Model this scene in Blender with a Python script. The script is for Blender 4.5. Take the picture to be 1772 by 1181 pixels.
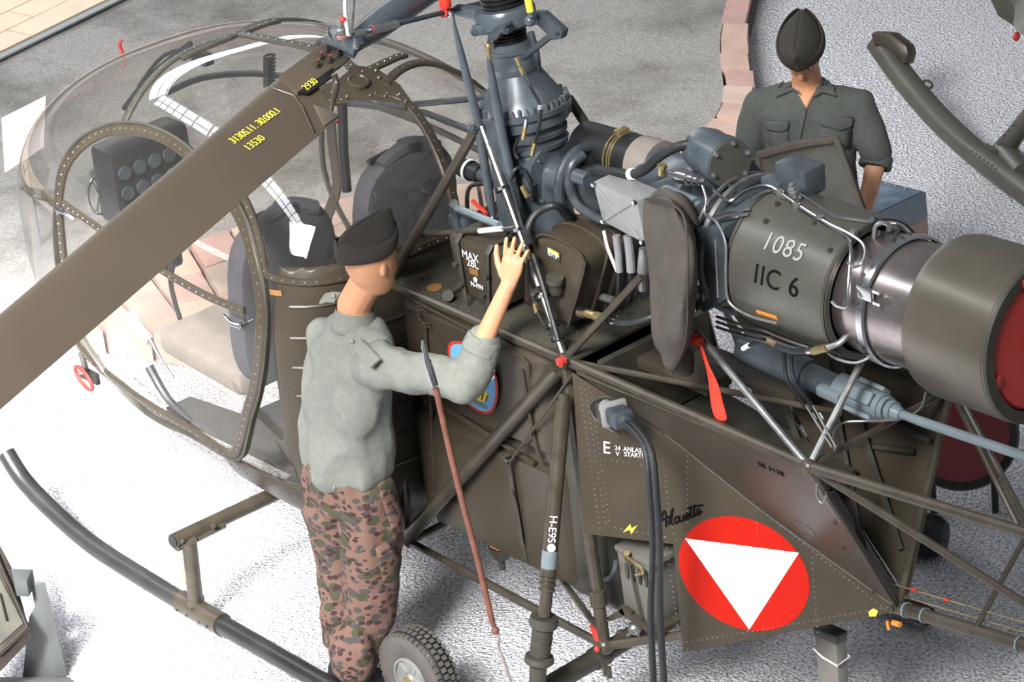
import bpy, bmesh, math, random
from mathutils import Vector as V, Matrix, noise
from mathutils.bvhtree import BVHTree
random.seed(7)
for o in list(bpy.data.objects): bpy.data.objects.remove(o, do_unlink=True)
C = bpy.context.scene.collection
PI = math.pi; R_ = math.radians

# ------------------------------------------------------------------ camera
FPX = 6000.0; PITCH = R_(26.5); ROLL = R_(6.0); AZ = R_(39.0)
CAM = V((8.079, -7.085, 6.8))
_vh = V((-math.cos(AZ), math.sin(AZ), 0)); _r0 = V((math.sin(AZ), math.cos(AZ), 0))
CD = _vh*math.cos(PITCH) + V((0, 0, -math.sin(PITCH)))
_u0 = _vh*math.sin(PITCH) + V((0, 0, math.cos(PITCH)))
CR = _r0*math.cos(ROLL) - _u0*math.sin(ROLL); CU = _r0*math.sin(ROLL) + _u0*math.cos(ROLL)
cd = bpy.data.cameras.new('camera'); cam = bpy.data.objects.new('camera', cd); C.objects.link(cam)
cam.matrix_world = Matrix(((CR.x, CU.x, -CD.x, CAM.x), (CR.y, CU.y, -CD.y, CAM.y), (CR.z, CU.z, -CD.z, CAM.z), (0, 0, 0, 1)))
cd.sensor_width = 36; cd.lens = 36*FPX/1772; cd.clip_end = 300
bpy.context.scene.camera = cam
def ray(px, py): return (CD + CR*((px-886)/FPX) - CU*((py-590.5)/FPX)).normalized()
def at(px, py, x=None, y=None, z=None):
    """world point seen at a photo pixel, on the plane x=, y= or z="""
    v = ray(px, py)
    for i, q in enumerate((x, y, z)):
        if q is not None: return CAM + v*((q-CAM[i])/v[i])
def atp(px, py, p0, n):
    v = ray(px, py); return CAM + v*((V(p0)-CAM).dot(n)/v.dot(n))

# ------------------------------------------------------------------ world and lights
w = bpy.data.worlds.new('hall_light'); bpy.context.scene.world = w; w.use_nodes = True
w.node_tree.nodes['Background'].inputs[0].default_value = (0.93, 0.96, 1.0, 1)
w.node_tree.nodes['Background'].inputs[1].default_value = 0.22
def area(name, loc, target, sx, sy, power, spread=180, col=(1, 1, 1)):
    l = bpy.data.lights.new(name, 'AREA'); l.shape = 'RECTANGLE'; l.size = sx; l.size_y = sy
    l.energy = power; l.spread = R_(spread); l.color = col
    o = bpy.data.objects.new(name, l); C.objects.link(o); o.location = loc
    o.rotation_euler = (V(target)-V(loc)).to_track_quat('-Z', 'Y').to_euler(); return o
# daylight falling steeply through the gallery window behind the camera on to the left of the gravel
area('window_daylight', (.8, -8.4, 8.6), (-3.5, -1.25, 0), 3.7, 3.2, 150, 8, (1, .98, .95))
area('window_daylight', (2.4, -8.8, 8.6), (-1.9, -.9, 0), 5.0, 4.0, 400, 42, (1, .985, .96))
# glazed roof strips over the hall
SKY = [((-6.4, -4.2), (.93, -.37), 19.6, 1.7, 1150), ((-21.0, 10.0), (-.45, .89), 23.0, 2.4, 3400)]
for (cx_, cy_), (ux_, uy_), ln_, wd_, p_ in SKY:
    l_ = bpy.data.lights.new('roof_light', 'AREA'); l_.shape = 'RECTANGLE'; l_.size = ln_; l_.size_y = wd_; l_.energy = p_; l_.color = (.94, .97, 1)
    o_ = bpy.data.objects.new('roof_light', l_); C.objects.link(o_); o_.location = (cx_, cy_, 9.0); o_.rotation_euler = (0, 0, math.atan2(uy_, ux_))
vs = bpy.context.scene.view_settings
vs.view_transform = 'Standard'; vs.look = 'None'; vs.gamma = 1; vs.use_curve_mapping = False; vs.exposure = 0.0

# ------------------------------------------------------------------ materials
MATS = {}
def mat(name, col, rough=.5, metal=0, var=0, vscale=8, bump=0, bscale=60, spec=.5, coat=0, alpha=1, worn=None):
    m = bpy.data.materials.new(name); m.use_nodes = True; nt = m.node_tree; b = nt.nodes['Principled BSDF']
    b.inputs['Base Color'].default_value = (*col, 1); b.inputs['Roughness'].default_value = rough
    b.inputs['Metallic'].default_value = metal; b.inputs['Specular IOR Level'].default_value = spec
    b.inputs['Coat Weight'].default_value = coat; b.inputs['Coat Roughness'].default_value = .15
    tc = nt.nodes.new('ShaderNodeTexCoord')
    if var:
        n = nt.nodes.new('ShaderNodeTexNoise'); n.inputs['Scale'].default_value = vscale; n.inputs['Detail'].default_value = 6
        r = nt.nodes.new('ShaderNodeValToRGB'); e = r.color_ramp.elements
        e[0].position = .3; e[1].position = .7
        e[0].color = (*[c*(1-var) for c in col], 1); e[1].color = (*[min(1, c*(1+var)) for c in col], 1)
        if worn:
            k = e.new(.78); k.color = (*worn, 1)
        nt.links.new(tc.outputs['Object'], n.inputs['Vector']); nt.links.new(n.outputs[0], r.inputs[0]); nt.links.new(r.outputs[0], b.inputs['Base Color'])
        mr = nt.nodes.new('ShaderNodeMapRange'); mr.inputs[3].default_value = max(0.03, rough-.1); mr.inputs[4].default_value = min(1, rough+.12)
        nt.links.new(n.outputs[0], mr.inputs[0]); nt.links.new(mr.outputs[0], b.inputs['Roughness'])
    if bump:
        n2 = nt.nodes.new('ShaderNodeTexNoise'); n2.inputs['Scale'].default_value = bscale; n2.inputs['Detail'].default_value = 4
        bp = nt.nodes.new('ShaderNodeBump'); bp.inputs['Strength'].default_value = bump; bp.inputs['Distance'].default_value = .01
        nt.links.new(tc.outputs['Object'], n2.inputs['Vector']); nt.links.new(n2.outputs[0], bp.inputs['Height']); nt.links.new(bp.outputs[0], b.inputs['Normal'])
    MATS[name] = m; return m
OLV = mat('olive_paint', (.046, .037, .026), .34, 0, .14, 5, .05, 25, .32)
PSM = mat('grey_brown_post', (.16, .15, .135), .6, 0, .15, 9)
OLT = mat('olive_tube_paint', (.054, .046, .034), .30, .15, .25, 14, 0)
OLD = mat('dark_olive_metal', (.040, .037, .028), .5, 0, .35, 9, .1, 40)
BLD = mat('blade_paint', (.068, .054, .040), .42, 0, .06, 3, .03, 20, .35)
GRB = mat('blue_grey_paint', (.064, .079, .092), .30, .1, .2, 12, 0)
GRD = mat('dark_grey_casting', (.040, .050, .058), .42, .1, .3, 20, .15, 80)
GRL = mat('light_blue_grey', (.15, .185, .205), .35, 0, .12, 10)
DST = mat('dark_strut_steel', (.16, .155, .15), .28, .85, .3, 20)
BTT = mat('battery_grey_olive', (.125, .120, .105), .5, .1, .1, 12)
GRM = mat('mid_grey_box_paint', (.22, .22, .225), .45, .1, .08, 30, .05, 200)
JET = mat('jet_pipe_brown_olive', (.105, .092, .072), .30, .3, .18, 4)
COW = mat('cowl_green_grey', (.092, .089, .076), .34, .3, .12, 5)
STE = mat('heat_tinted_steel', (.33, .29, .28), .25, .9, .2, 6)
CHR = mat('bright_steel', (.62, .62, .63), .18, 1, .1, 20)
STL = mat('worn_steel', (.30, .30, .30), .4, .8, .3, 20)
BLK = mat('black_rubber', (.009, .009, .010), .42, 0, .3, 20)
HOS = mat('black_hose', (.014, .015, .017), .45, 0, .2, 40, .2, 200)
BRS = mat('brass_fitting', (.42, .32, .16), .3, .8, .2, 30)
YEL = mat('yellow_paint', (.72, .58, .06), .4)
ORG = mat('orange_paint', (.75, .25, .03), .5)
RED = mat('red_paint', (.42, .035, .028), .4, 0, .1, 6)
REB = mat('red_decal', (.40, .010, .004), .4, spec=.18)
REF = mat('red_ribbon_cloth', (.62, .03, .012), .7, 0, .1, 20)
DRD = mat('dark_red_paint', (.17, .018, .018), .4, 0, .15, 6)
WHT = mat('white_decal', (.82, .83, .86), .4)
WHG = mat('white_plastic', (.75, .75, .76), .4)
SEA = mat('seat_charcoal_cloth', (.055, .055, .065), .8, 0, .15, 30, .2, 200)
SEG = mat('seat_grey_cloth', (.20, .175, .155), .85, 0, .1, 20, .2, 200)
SKD = mat('skid_dark_steel', (.018, .018, .019), .34, 0, .35, 7, .05, 60)
CAN = mat('canvas_brown', (.064, .054, .046), .9, 0, .15, 12, .35, 260)
SKN = mat('mannequin_skin', (.60, .295, .165), .5, 0, .03, 5)
SHA = mat('lit_grey_green_shirt_cloth', (.185, .195, .172), .9, 0, .10, 40, .3, 160)  # paler copy: window light on the near mannequin is in the colour
SHB = mat('shaded_grey_green_shirt_cloth', (.074, .082, .074), .9, 0, .10, 40, .3, 160)  # same cloth, darkened for the shade around the far mannequin
CAP = mat('cap_cloth', (.034, .030, .025), .95, 0, .15, 60, .4, 400)
BOO = mat('boot_leather', (.02, .02, .022), .45, 0, .2, 20)
LIP = mat('lip_skin', (.50, .17, .12), .5)
EYE = mat('eye_white', (.7, .7, .68), .3); IRI = mat('eye_iris', (.04, .03, .02), .3)
SDP = mat('stand_grey_steel', (.065, .070, .070), .5, .2, .12, 8)
OLM = mat('second_skid_olive', (.085, .082, .068), .4, .1, .15, 6)
WRN = mat('worn_light_stencil', (.30, .31, .29), .5)
TYR = mat('tyre_rubber', (.085, .077, .07), .75, 0, .15, 20)
HUB = mat('wheel_hub_grey', (.26, .26, .25), .5, .3, .15, 20)
BRN = mat('red_brown_hose', (.135, .050, .032), .55, 0, .25, 25)
BOX = mat('blue_grey_box_paint', (.22, .29, .33), .4, 0, .06, 6)
GLS_TOP = mat('glossy_blue_board', (.20, .27, .36), .10, 0, .35, 14)
ZNC = mat('grey_stand_paint', (.27, .29, .29), .5, .2, .12, 8)
RUS = mat('brown_worn_metal', (.045, .036, .030), .35, .7, .3, 9)
PIN = mat('black_ink', (.004, .004, .004), .8, spec=.1)
WAS = mat('wasp_tan', (.50, .27, .09), .6); BRO = mat('stripe_brown', (.06, .03, .02), .6); SHB2 = mat('shield_blue', (.13, .33, .55), .45)
PLT = mat('copper_plate', (.35, .17, .06), .4, .4)
KRB = mat('kerb_brick', (.60, .42, .35), .85, 0, .12, 6, .25, 90)
KRC = mat('kerb_brick_pink', (.56, .36, .32), .85, 0, .12, 6, .25, 90)
KRD = mat('kerb_brick_pale', (.66, .50, .42), .85, 0, .12, 6, .25, 90)
WOO = mat('peach_floor_board', (.90, .68, .50), .55, 0, .10, 4)
GRT = mat('mortar', (.10, .08, .07), .9)
SGN = mat('white_sign_board', (.62, .58, .60), .5)

def ground_mat(name, base, dark, sc, contrast, stain=None, bump=.4):
    m = bpy.data.materials.new(name); m.use_nodes = True; nt = m.node_tree; b = nt.nodes['Principled BSDF']; b.inputs['Roughness'].default_value = .9
    b.inputs['Specular IOR Level'].default_value = .2
    tc = nt.nodes.new('ShaderNodeTexCoord'); n = nt.nodes.new('ShaderNodeTexVoronoi'); n.inputs['Scale'].default_value = sc
    n2 = nt.nodes.new('ShaderNodeTexNoise'); n2.inputs['Scale'].default_value = sc*.8; n2.inputs['Detail'].default_value = 3
    r = nt.nodes.new('ShaderNodeValToRGB'); e = r.color_ramp.elements; e[0].position = .5-contrast; e[1].position = .5+contrast*.4
    e[0].color = (*dark, 1); e[1].color = (*base, 1)
    L = nt.links.new
    L(tc.outputs['Object'], n.inputs['Vector']); L(tc.outputs['Object'], n2.inputs['Vector'])
    L(n2.outputs[0], r.inputs[0]); out = r.outputs[0]
    if stain:
        n3 = nt.nodes.new('ShaderNodeTexNoise'); n3.inputs['Scale'].default_value = .8; n3.inputs['Detail'].default_value = 8; n3.inputs['Roughness'].default_value = .7
        r3 = nt.nodes.new('ShaderNodeValToRGB'); f = r3.color_ramp.elements; f[0].position = .36; f[1].position = .52; f[0].color = (*stain, 1); f[1].color = (1, 1, 1, 1)
        mx = nt.nodes.new('ShaderNodeMix'); mx.data_type = 'RGBA'; mx.blend_type = 'MULTIPLY'; mx.inputs[0].default_value = 1
        L(tc.outputs['Object'], n3.inputs['Vector']); L(n3.outputs[0], r3.inputs[0]); L(out, mx.inputs[6]); L(r3.outputs[0], mx.inputs[7]); out = mx.outputs[2]
    L(out, b.inputs['Base Color'])
    bp = nt.nodes.new('ShaderNodeBump'); bp.inputs['Strength'].default_value = bump; bp.inputs['Distance'].default_value = .02
    L(n.outputs[0], bp.inputs['Height']); L(bp.outputs[0], b.inputs['Normal'])
    return m
GRAV = ground_mat('pale_gravel', (.84, .84, .88), (.30, .30, .34), 90, .20, None, .7)
ASPH = ground_mat('grey_asphalt', (.42, .405, .385), (.24, .23, .22), 110, .25, (.52, .50, .49), .25)

def camo_mat():
    m = bpy.data.materials.new('camouflage_cloth'); m.use_nodes = True; nt = m.node_tree; b = nt.nodes['Principled BSDF']; b.inputs['Roughness'].default_value = .9
    tc = nt.nodes.new('ShaderNodeTexCoord'); L = nt.links.new
    mp = nt.nodes.new('ShaderNodeMapping'); L(tc.outputs['Object'], mp.inputs[0]); mp.inputs['Scale'].default_value = (1, 1, 1.5)
    wn = nt.nodes.new('ShaderNodeTexNoise'); wn.inputs['Scale'].default_value = 30; L(mp.outputs[0], wn.inputs['Vector'])
    ad = nt.nodes.new('ShaderNodeVectorMath'); ad.operation = 'MULTIPLY_ADD'; ad.inputs[1].default_value = (.022, .022, .022)
    L(wn.outputs[1], ad.inputs[0]); L(mp.outputs[0], ad.inputs[2])
    prev = None
    for col, sc, th, off in (((.052, .054, .024), 17, .50, 0), ((.058, .052, .050), 26, .46, 3), ((.040, .019, .017), 30, .40, 7)):
        o = nt.nodes.new('ShaderNodeVectorMath'); o.inputs[1].default_value = (off, off*.7, off*.3); L(ad.outputs[0], o.inputs[0])
        v = nt.nodes.new('ShaderNodeTexVoronoi'); v.inputs['Scale'].default_value = sc; L(o.outputs[0], v.inputs['Vector'])
        v2 = nt.nodes.new('ShaderNodeMath'); v2.operation = 'LESS_THAN'; v2.inputs[1].default_value = th; L(v.outputs['Distance'], v2.inputs[0])
        sp = nt.nodes.new('ShaderNodeSeparateColor'); L(v.outputs['Color'], sp.inputs[0])
        g = nt.nodes.new('ShaderNodeMath'); g.operation = 'GREATER_THAN'; g.inputs[1].default_value = .35; L(sp.outputs[0], g.inputs[0])
        a = nt.nodes.new('ShaderNodeMath'); a.operation = 'MULTIPLY'; L(v2.outputs[0], a.inputs[0]); L(g.outputs[0], a.inputs[1])
        mx = nt.nodes.new('ShaderNodeMix'); mx.data_type = 'RGBA'; L(a.outputs[0], mx.inputs[0])
        if prev is None: mx.inputs[6].default_value = (.165, .092, .072, 1)
        else: L(prev, mx.inputs[6])
        mx.inputs[7].default_value = (*col, 1); prev = mx.outputs[2]
    L(prev, b.inputs['Base Color'])
    n2 = nt.nodes.new('ShaderNodeTexNoise'); n2.inputs['Scale'].default_value = 60; bp = nt.nodes.new('ShaderNodeBump'); bp.inputs['Strength'].default_value = .3; bp.inputs['Distance'].default_value = .01
    L(n2.outputs[0], bp.inputs['Height']); L(bp.outputs[0], b.inputs['Normal'])
    return m
CAMO = camo_mat()
def glass_mat(name, tint, haze):
    m = bpy.data.materials.new(name); m.use_nodes = True; nt = m.node_tree; nt.nodes.clear(); L = nt.links.new
    out = nt.nodes.new('ShaderNodeOutputMaterial'); t = nt.nodes.new('ShaderNodeBsdfTransparent'); t.inputs[0].default_value = (*tint, 1)
    g = nt.nodes.new('ShaderNodeBsdfGlossy'); g.inputs['Roughness'].default_value = .02
    ge = nt.nodes.new('ShaderNodeNewGeometry'); dt = nt.nodes.new('ShaderNodeVectorMath'); dt.operation = 'DOT_PRODUCT'; L(ge.outputs['Incoming'], dt.inputs[0]); L(ge.outputs['Normal'], dt.inputs[1])
    def mth(op, a, bb):
        q = nt.nodes.new('ShaderNodeMath'); q.operation = op
        for i, k in enumerate((a, bb)):
            if isinstance(k, (int, float)): q.inputs[i].default_value = k
            elif k is not None: L(k, q.inputs[i])
        return q.outputs[0]
    ab = mth('ABSOLUTE', dt.outputs['Value'], None); fr = mth('MULTIPLY_ADD', mth('POWER', mth('SUBTRACT', 1.0, ab), 4.5), .85); fr.node.inputs[2].default_value = .085
    mx = nt.nodes.new('ShaderNodeMixShader'); L(fr, mx.inputs[0]); L(t.outputs[0], mx.inputs[1]); L(g.outputs[0], mx.inputs[2])
    d = nt.nodes.new('ShaderNodeBsdfDiffuse'); d.inputs[0].default_value = (.8, .78, .75, 1)
    m2 = nt.nodes.new('ShaderNodeMixShader'); m2.inputs[0].default_value = haze; L(mx.outputs[0], m2.inputs[1]); L(d.outputs[0], m2.inputs[2]); L(m2.outputs[0], out.inputs[0])
    return m
GLASS = glass_mat('cabin_plexiglass', (.915, .90, .875), .012)

# ------------------------------------------------------------------ mesh helpers
def frame_axes(d, up=None):
    d = V(d).normalized(); up = V(up) if up else (V((0, 0, 1)) if abs(d.z) < .9 else V((1, 0, 0)))
    a = up.cross(d).normalized(); return a, d.cross(a).normalized(), d
def cat(pts, n=6, closed=False):
    P = [V(p) for p in pts]; N = len(P); out = []
    if N < 3 and not closed: return P
    for i in range(N if closed else N-1):
        g = lambda k: P[k % N] if closed else P[max(0, min(N-1, k))]
        p0, p1, p2, p3 = g(i-1), g(i), g(i+1), g(i+2)
        for j in range(n):
            t = j/n
            out.append(.5*((2*p1)+(p2-p0)*t+(2*p0-5*p1+4*p2-p3)*t*t+(3*p1-p0-3*p2+p3)*t**3))
    if not closed: out.append(P[-1])
    return out
class MB:
    def __init__(s): s.bm = bmesh.new()
    def poly(s, pts):
        vs_ = [s.bm.verts.new(p) for p in pts]; return s.bm.faces.new(vs_)
    def rings(s, rings, cap=True, closed=True, loop=False):
        R = [[s.bm.verts.new(p) for p in r] for r in rings]; n = len(R[0])
        for i in range(len(R)-(0 if loop else 1)):
            a, b = R[i], R[(i+1) % len(R)]
            for j in range(n if closed else n-1):
                k = (j+1) % n
                try: s.bm.faces.new((a[j], a[k], b[k], b[j]))
                except ValueError: pass
        if cap and not loop and closed:
            s.bm.faces.new(R[0][::-1]); s.bm.faces.new(R[-1])
        return s
    def tube(s, pts, r, seg=8, smooth=0, closed=False, cap=True, flat=1):
        P = cat(pts, smooth, closed) if smooth else [V(p) for p in pts]; N = len(P)
        if isinstance(r, (int, float)): rr = [r]*N
        else:
            m = len(r)-1; rr = [r[int(min(m, i*m/(N-1)))]*(1-(i*m/(N-1)) % 1)+r[min(m, int(i*m/(N-1))+1)]*((i*m/(N-1)) % 1) for i in range(N)]
        T = [(P[(i+1) % N]-P[i-1]) if closed else (P[min(N-1, i+1)]-P[max(0, i-1)]) for i in range(N)]
        a, b, d = frame_axes(T[0]); rings = []
        for i in range(N):
            t = T[i].normalized(); a = (a-t*a.dot(t))
            a = a.normalized() if a.length > 1e-6 else frame_axes(t)[0]
            b = t.cross(a)
            rings.append([P[i]+(a*math.cos(2*PI*k/seg)+b*math.sin(2*PI*k/seg)*flat)*rr[i] for k in range(seg)])
        return s.rings(rings, cap, True, closed)
    def cyl(s, p0, p1, r0, r1=None, seg=16): return s.tube([p0, p1], [r0, r1 if r1 is not None else r0], seg)
    def lathe(s, prof, o, d, seg=32, cap=True):
        a, b, d = frame_axes(d); o = V(o)
        return s.rings([[o+d*h+(a*math.cos(2*PI*k/seg)+b*math.sin(2*PI*k/seg))*r for k in range(seg)] for h, r in prof], cap)
    def prism(s, pts, vec, bev=0):
        vec = V(vec); b = [s.bm.verts.new(p) for p in pts]; t = [s.bm.verts.new(V(p)+vec) for p in pts]; n = len(b)
        fs = [s.bm.faces.new(b[::-1]), s.bm.faces.new(t)]
        for i in range(n): fs.append(s.bm.faces.new((b[i], b[(i+1) % n], t[(i+1) % n], t[i])))
        if bev:
            es = list({e for f in fs for e in f.edges}); bmesh.ops.bevel(s.bm, geom=es, offset=bev, segments=2, profile=.5, affect='EDGES')
        return s
    def box(s, c, size, ax=None, bev=0):
        c = V(c); X, Y, Z = ax if ax else (V((1, 0, 0)), V((0, 1, 0)), V((0, 0, 1)))
        X, Y, Z = X*size[0]/2, Y*size[1]/2, Z*size[2]/2
        return s.prism([c-X-Y-Z, c+X-Y-Z, c+X+Y-Z, c-X+Y-Z], Z*2, bev)
    def ball(s, c, r, sx=1, sy=1, sz=1, u=12, v=8):
        c = V(c); top = s.bm.verts.new(c+V((0, 0, r*sz))); bot = s.bm.verts.new(c-V((0, 0, r*sz))); R = []
        for i in range(1, v):
            t = PI*i/v; R.append([s.bm.verts.new(c+V((r*sx*math.sin(t)*math.cos(2*PI*j/u), r*sy*math.sin(t)*math.sin(2*PI*j/u), r*sz*math.cos(t)))) for j in range(u)])
        for j in range(u):
            k = (j+1) % u; s.bm.faces.new((top, R[0][j], R[0][k])); s.bm.faces.new((bot, R[-1][k], R[-1][j]))
            for i in range(v-2): s.bm.faces.new((R[i][j], R[i+1][j], R[i+1][k], R[i][k]))
        return s
    def ribbon(s, pts, nrm, wd, th, closed=False):
        P = [V(p) for p in pts]; N = len(P); rings = []
        for i in range(N):
            t = ((P[(i+1) % N]-P[i-1]) if closed else (P[min(N-1, i+1)]-P[max(0, i-1)])).normalized()
            n = nrm[i]; sd = t.cross(n).normalized()
            rings.append([P[i]-sd*wd/2-n*th*.3, P[i]-sd*wd/2+n*th*.6, P[i]-sd*wd*.35+n*th, P[i]+sd*wd*.35+n*th, P[i]+sd*wd/2+n*th*.6, P[i]+sd*wd/2-n*th*.3])
        return s.rings(rings, True, True, closed)
    def dome(s, p, n, r, h=None, seg=6):
        h = h or r*.6; a, b, d = frame_axes(n); p = V(p)
        R0 = [p+(a*math.cos(2*PI*k/seg)+b*math.sin(2*PI*k/seg))*r for k in range(seg)]
        R1 = [p+d*h+(a*math.cos(2*PI*k/seg)+b*math.sin(2*PI*k/seg))*r*.55 for k in range(seg)]
        return s.rings([R0, R1], True)
    def bolt(s, p, n, r, h):
        p = V(p); n = V(n).normalized(); s.cyl(p, p+n*h*.5, r*1.35, seg=10); s.cyl(p+n*h*.5, p+n*h, r, seg=6); s.cyl(p+n*h, p+n*h*1.5, r*.5, seg=6); return s
def finish(name, me, m, parent=None, label=None, kind=None, cat_=None, group=None, smooth=True, ang=35):
    if smooth:
        for p in me.polygons: p.use_smooth = True
        me.set_sharp_from_angle(angle=R_(ang))
    me.materials.append(m); o = bpy.data.objects.new(name, me); C.objects.link(o)
    if parent is not None:
        o.parent = parent
        if parent.type == 'EMPTY': o.matrix_parent_inverse = Matrix.Translation(-parent.location)
    tag(o, label, cat_, group, kind); return o
def tag(o, label=None, cat_=None, group=None, kind=None):
    if label: o['label'] = label
    if cat_: o['category'] = cat_
    if group: o['group'] = group
    if kind: o['kind'] = kind
    return o
def obj(name, mb, m, parent=None, label=None, kind=None, cat_=None, group=None, smooth=True, ang=35):
    bm = mb.bm; bmesh.ops.recalc_face_normals(bm, faces=bm.faces); me = bpy.data.meshes.new(name); bm.to_mesh(me); bm.free()
    return finish(name, me, m, parent, label, kind, cat_, group, smooth, ang)
def thing(name, label, cat_, loc=(0, 0, 0), group=None):
    o = bpy.data.objects.new(name, None); C.objects.link(o); o.location = loc; o.empty_display_size = .1
    return tag(o, label, cat_, group)
def text(name, body, o, right, up, size, m, parent, off=.0015, thick=.0006, warp=None, align='CENTER', shear=0, space=1):
    cu = bpy.data.curves.new(name, 'FONT'); cu.body = body; cu.size = size; cu.align_x = align; cu.align_y = 'CENTER'; cu.extrude = thick; cu.shear = shear; cu.space_character = space
    to = bpy.data.objects.new('t', cu); me = bpy.data.meshes.new_from_object(to); bpy.data.objects.remove(to)
    right = V(right).normalized(); up = V(up); up = (up-right*up.dot(right)).normalized(); n = right.cross(up)
    for v in me.vertices:
        if warp: v.co = warp(v.co.x, v.co.y, v.co.z+off)
        else: v.co = V(o)+right*v.co.x+up*v.co.y+n*(v.co.z+off)
    me.name = name
    return finish(name, me, m, parent, smooth=False)

# ================================================================== SETTING
fl = MB(); fl.box((0, 0, -.05), (60, 60, .1)); obj('floor', fl, GRAV, kind='structure', smooth=False)
KZ = .13
def cpath(px, z=KZ): return cat([at(a, b, z=z) for a, b in px], 10)
outer = [(1285, -90), (1262, 0), (1246, 60), (1249, 120), (1250, 170), (1215, 222), (1130, 262), (1000, 290), (880, 308), (790, 318), (690, 330), (590, 345), (500, 362), (430, 385), (330, 425), (200, 470), (60, 500), (-80, 520)]
inner = [(1325, -90), (1303, 0), (1292, 60), (1299, 120), (1300, 175), (1268, 245), (1180, 310), (1040, 345), (900, 365), (800, 378), (745, 395), (690, 430), (620, 500), (540, 570), (430, 608), (300, 588), (157, 568), (0, 575)]
Po, Pi = cpath(outer), cpath(inner)
# asphalt area inside the kerb: raised slab
far = [V((-40, 20, KZ-.02)), V((-12, 40, KZ-.02)), V((-2, 40, KZ-.02))]
mb = MB(); mb.prism([V((p.x, p.y, 0)) for p in Po] + [V((-40, -8, 0))] + [V((p.x, p.y, 0)) for p in far], (0, 0, KZ-.012)); obj('floor', mb, ASPH, kind='structure', smooth=False)
kerb = MB(); _a = [o.lerp(i, .06) for o, i in zip(Po, Pi)]; _b = [i.lerp(o, .06) for o, i in zip(Po, Pi)]
kerb.prism([V((p.x, p.y, 0)) for p in _a] + [V((p.x, p.y, 0)) for p in reversed(_b)], (0, 0, KZ-.05))
kerb = obj('trim_1', kerb, GRT, kind='structure', smooth=False)
def arclen(P):
    d = [0]
    for a, b in zip(P, P[1:]): d.append(d[-1]+(b-a).length)
    return d
def sample(P, t):
    d = arclen(P); q = t*d[-1]
    for i in range(1, len(P)):
        if d[i] >= q:
            f = (q-d[i-1])/max(1e-9, d[i]-d[i-1]); return P[i-1].lerp(P[i], f)
    return P[-1]
# pair the two rims by control point, then walk along in brick lengths
nseg = (len(outer)-1)*10; mids = [(Po[i]+Pi[i])/2 for i in range(nseg+1)]; dm = arclen(mids); step = .215; s0 = 0
k = 0; stations = []
while s0 < dm[-1]:
    while k < nseg-1 and dm[k+1] < s0: k += 1
    f = (s0-dm[k])/max(1e-9, dm[k+1]-dm[k]); stations.append((Po[k].lerp(Po[k+1], f), Pi[k].lerp(Pi[k+1], f))); s0 += step
for i in range(len(stations)-1):
    (a, b), (c, d) = stations[i], stations[i+1]; wdt = max((a-b).length, (c-d).length); rows = max(1, round(wdt/.30))
    for j in range(rows):
        t0, t1 = j/rows, (j+1)/rows; q = [a.lerp(b, t0), c.lerp(d, t0), c.lerp(d, t1), a.lerp(b, t1)]; ce = sum(q, V())/4
        zt = KZ+random.uniform(-.012, .010)
        sd_ = (b-a).normalized()*random.uniform(-.018, .018) if rows == 1 else V((0, 0, 0)); al_ = (c-a).normalized()
        f_ = lambda p: V((ce.x+(p.x-ce.x)*.97, ce.y+(p.y-ce.y)*.97, .005))+sd_-al_*((p-ce).dot(al_)*.07)
        m_ = MB(); m_.prism([f_(p) for p in q], (0, 0, zt)); obj('brick', m_, random.choice((KRB, KRC, KRD)), kerb, smooth=False)
# peach boarded floor at the far left with its dark border strip
e0, e1 = at(-30, 112, z=KZ), at(235, -18, z=KZ); dv = (e1-e0).normalized(); nv = V((-dv.y, dv.x, 0)); nv = nv if nv.x < 0 else -nv
base = MB(); A_ = e0-dv*3; base.prism([A_, A_+dv*9, A_+dv*9+nv*6, A_+nv*6], (0, 0, .004)); pf = obj('floor', base, GRT, kind='structure', smooth=False)
m_ = MB(); m_.prism([A_-nv*.05+V((0, 0, .001)), A_+dv*9-nv*.05+V((0, 0, .001)), A_+dv*9+V((0, 0, .001)), A_+V((0, 0, .001))], (0, 0, .012)); obj('trim_2', m_, ZNC, kind='structure', smooth=False)
for i in range(7):
    for j in range(-1, 16):
        o_ = A_+nv*(.02+i*.2)+dv*(j*.62+(i % 3)*.21+.3)
        m_ = MB(); m_.prism([o_, o_+dv*.61, o_+dv*.61+nv*.193, o_+nv*.193], (0, 0, .016+random.uniform(0, .002))); obj('plank', m_, WOO, pf, smooth=False)
# roof glazing bars below each roof light
for i, ((cx_, cy_), (ux_, uy_), ln_, wd_, p_) in enumerate(SKY):
    m_ = MB(); u_ = V((ux_, uy_, 0)).normalized(); n_ = V((-u_.y, u_.x, 0)); c_ = V((cx_, cy_, 8.9)); nb_ = int(ln_/1.15)
    for t in range(nb_+1): m_.box(c_+u_*(ln_*(t/nb_-.5)), (.07, wd_+.1, .06), (u_, n_, V((0, 0, 1))))
    for t in (-.5, -.05, .5): m_.box(c_+n_*(t*wd_), (ln_+.1, .07, .06), (u_, n_, V((0, 0, 1))))
    obj('window_%d' % (i+1), m_, OLD, kind='structure', smooth=False)

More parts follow.
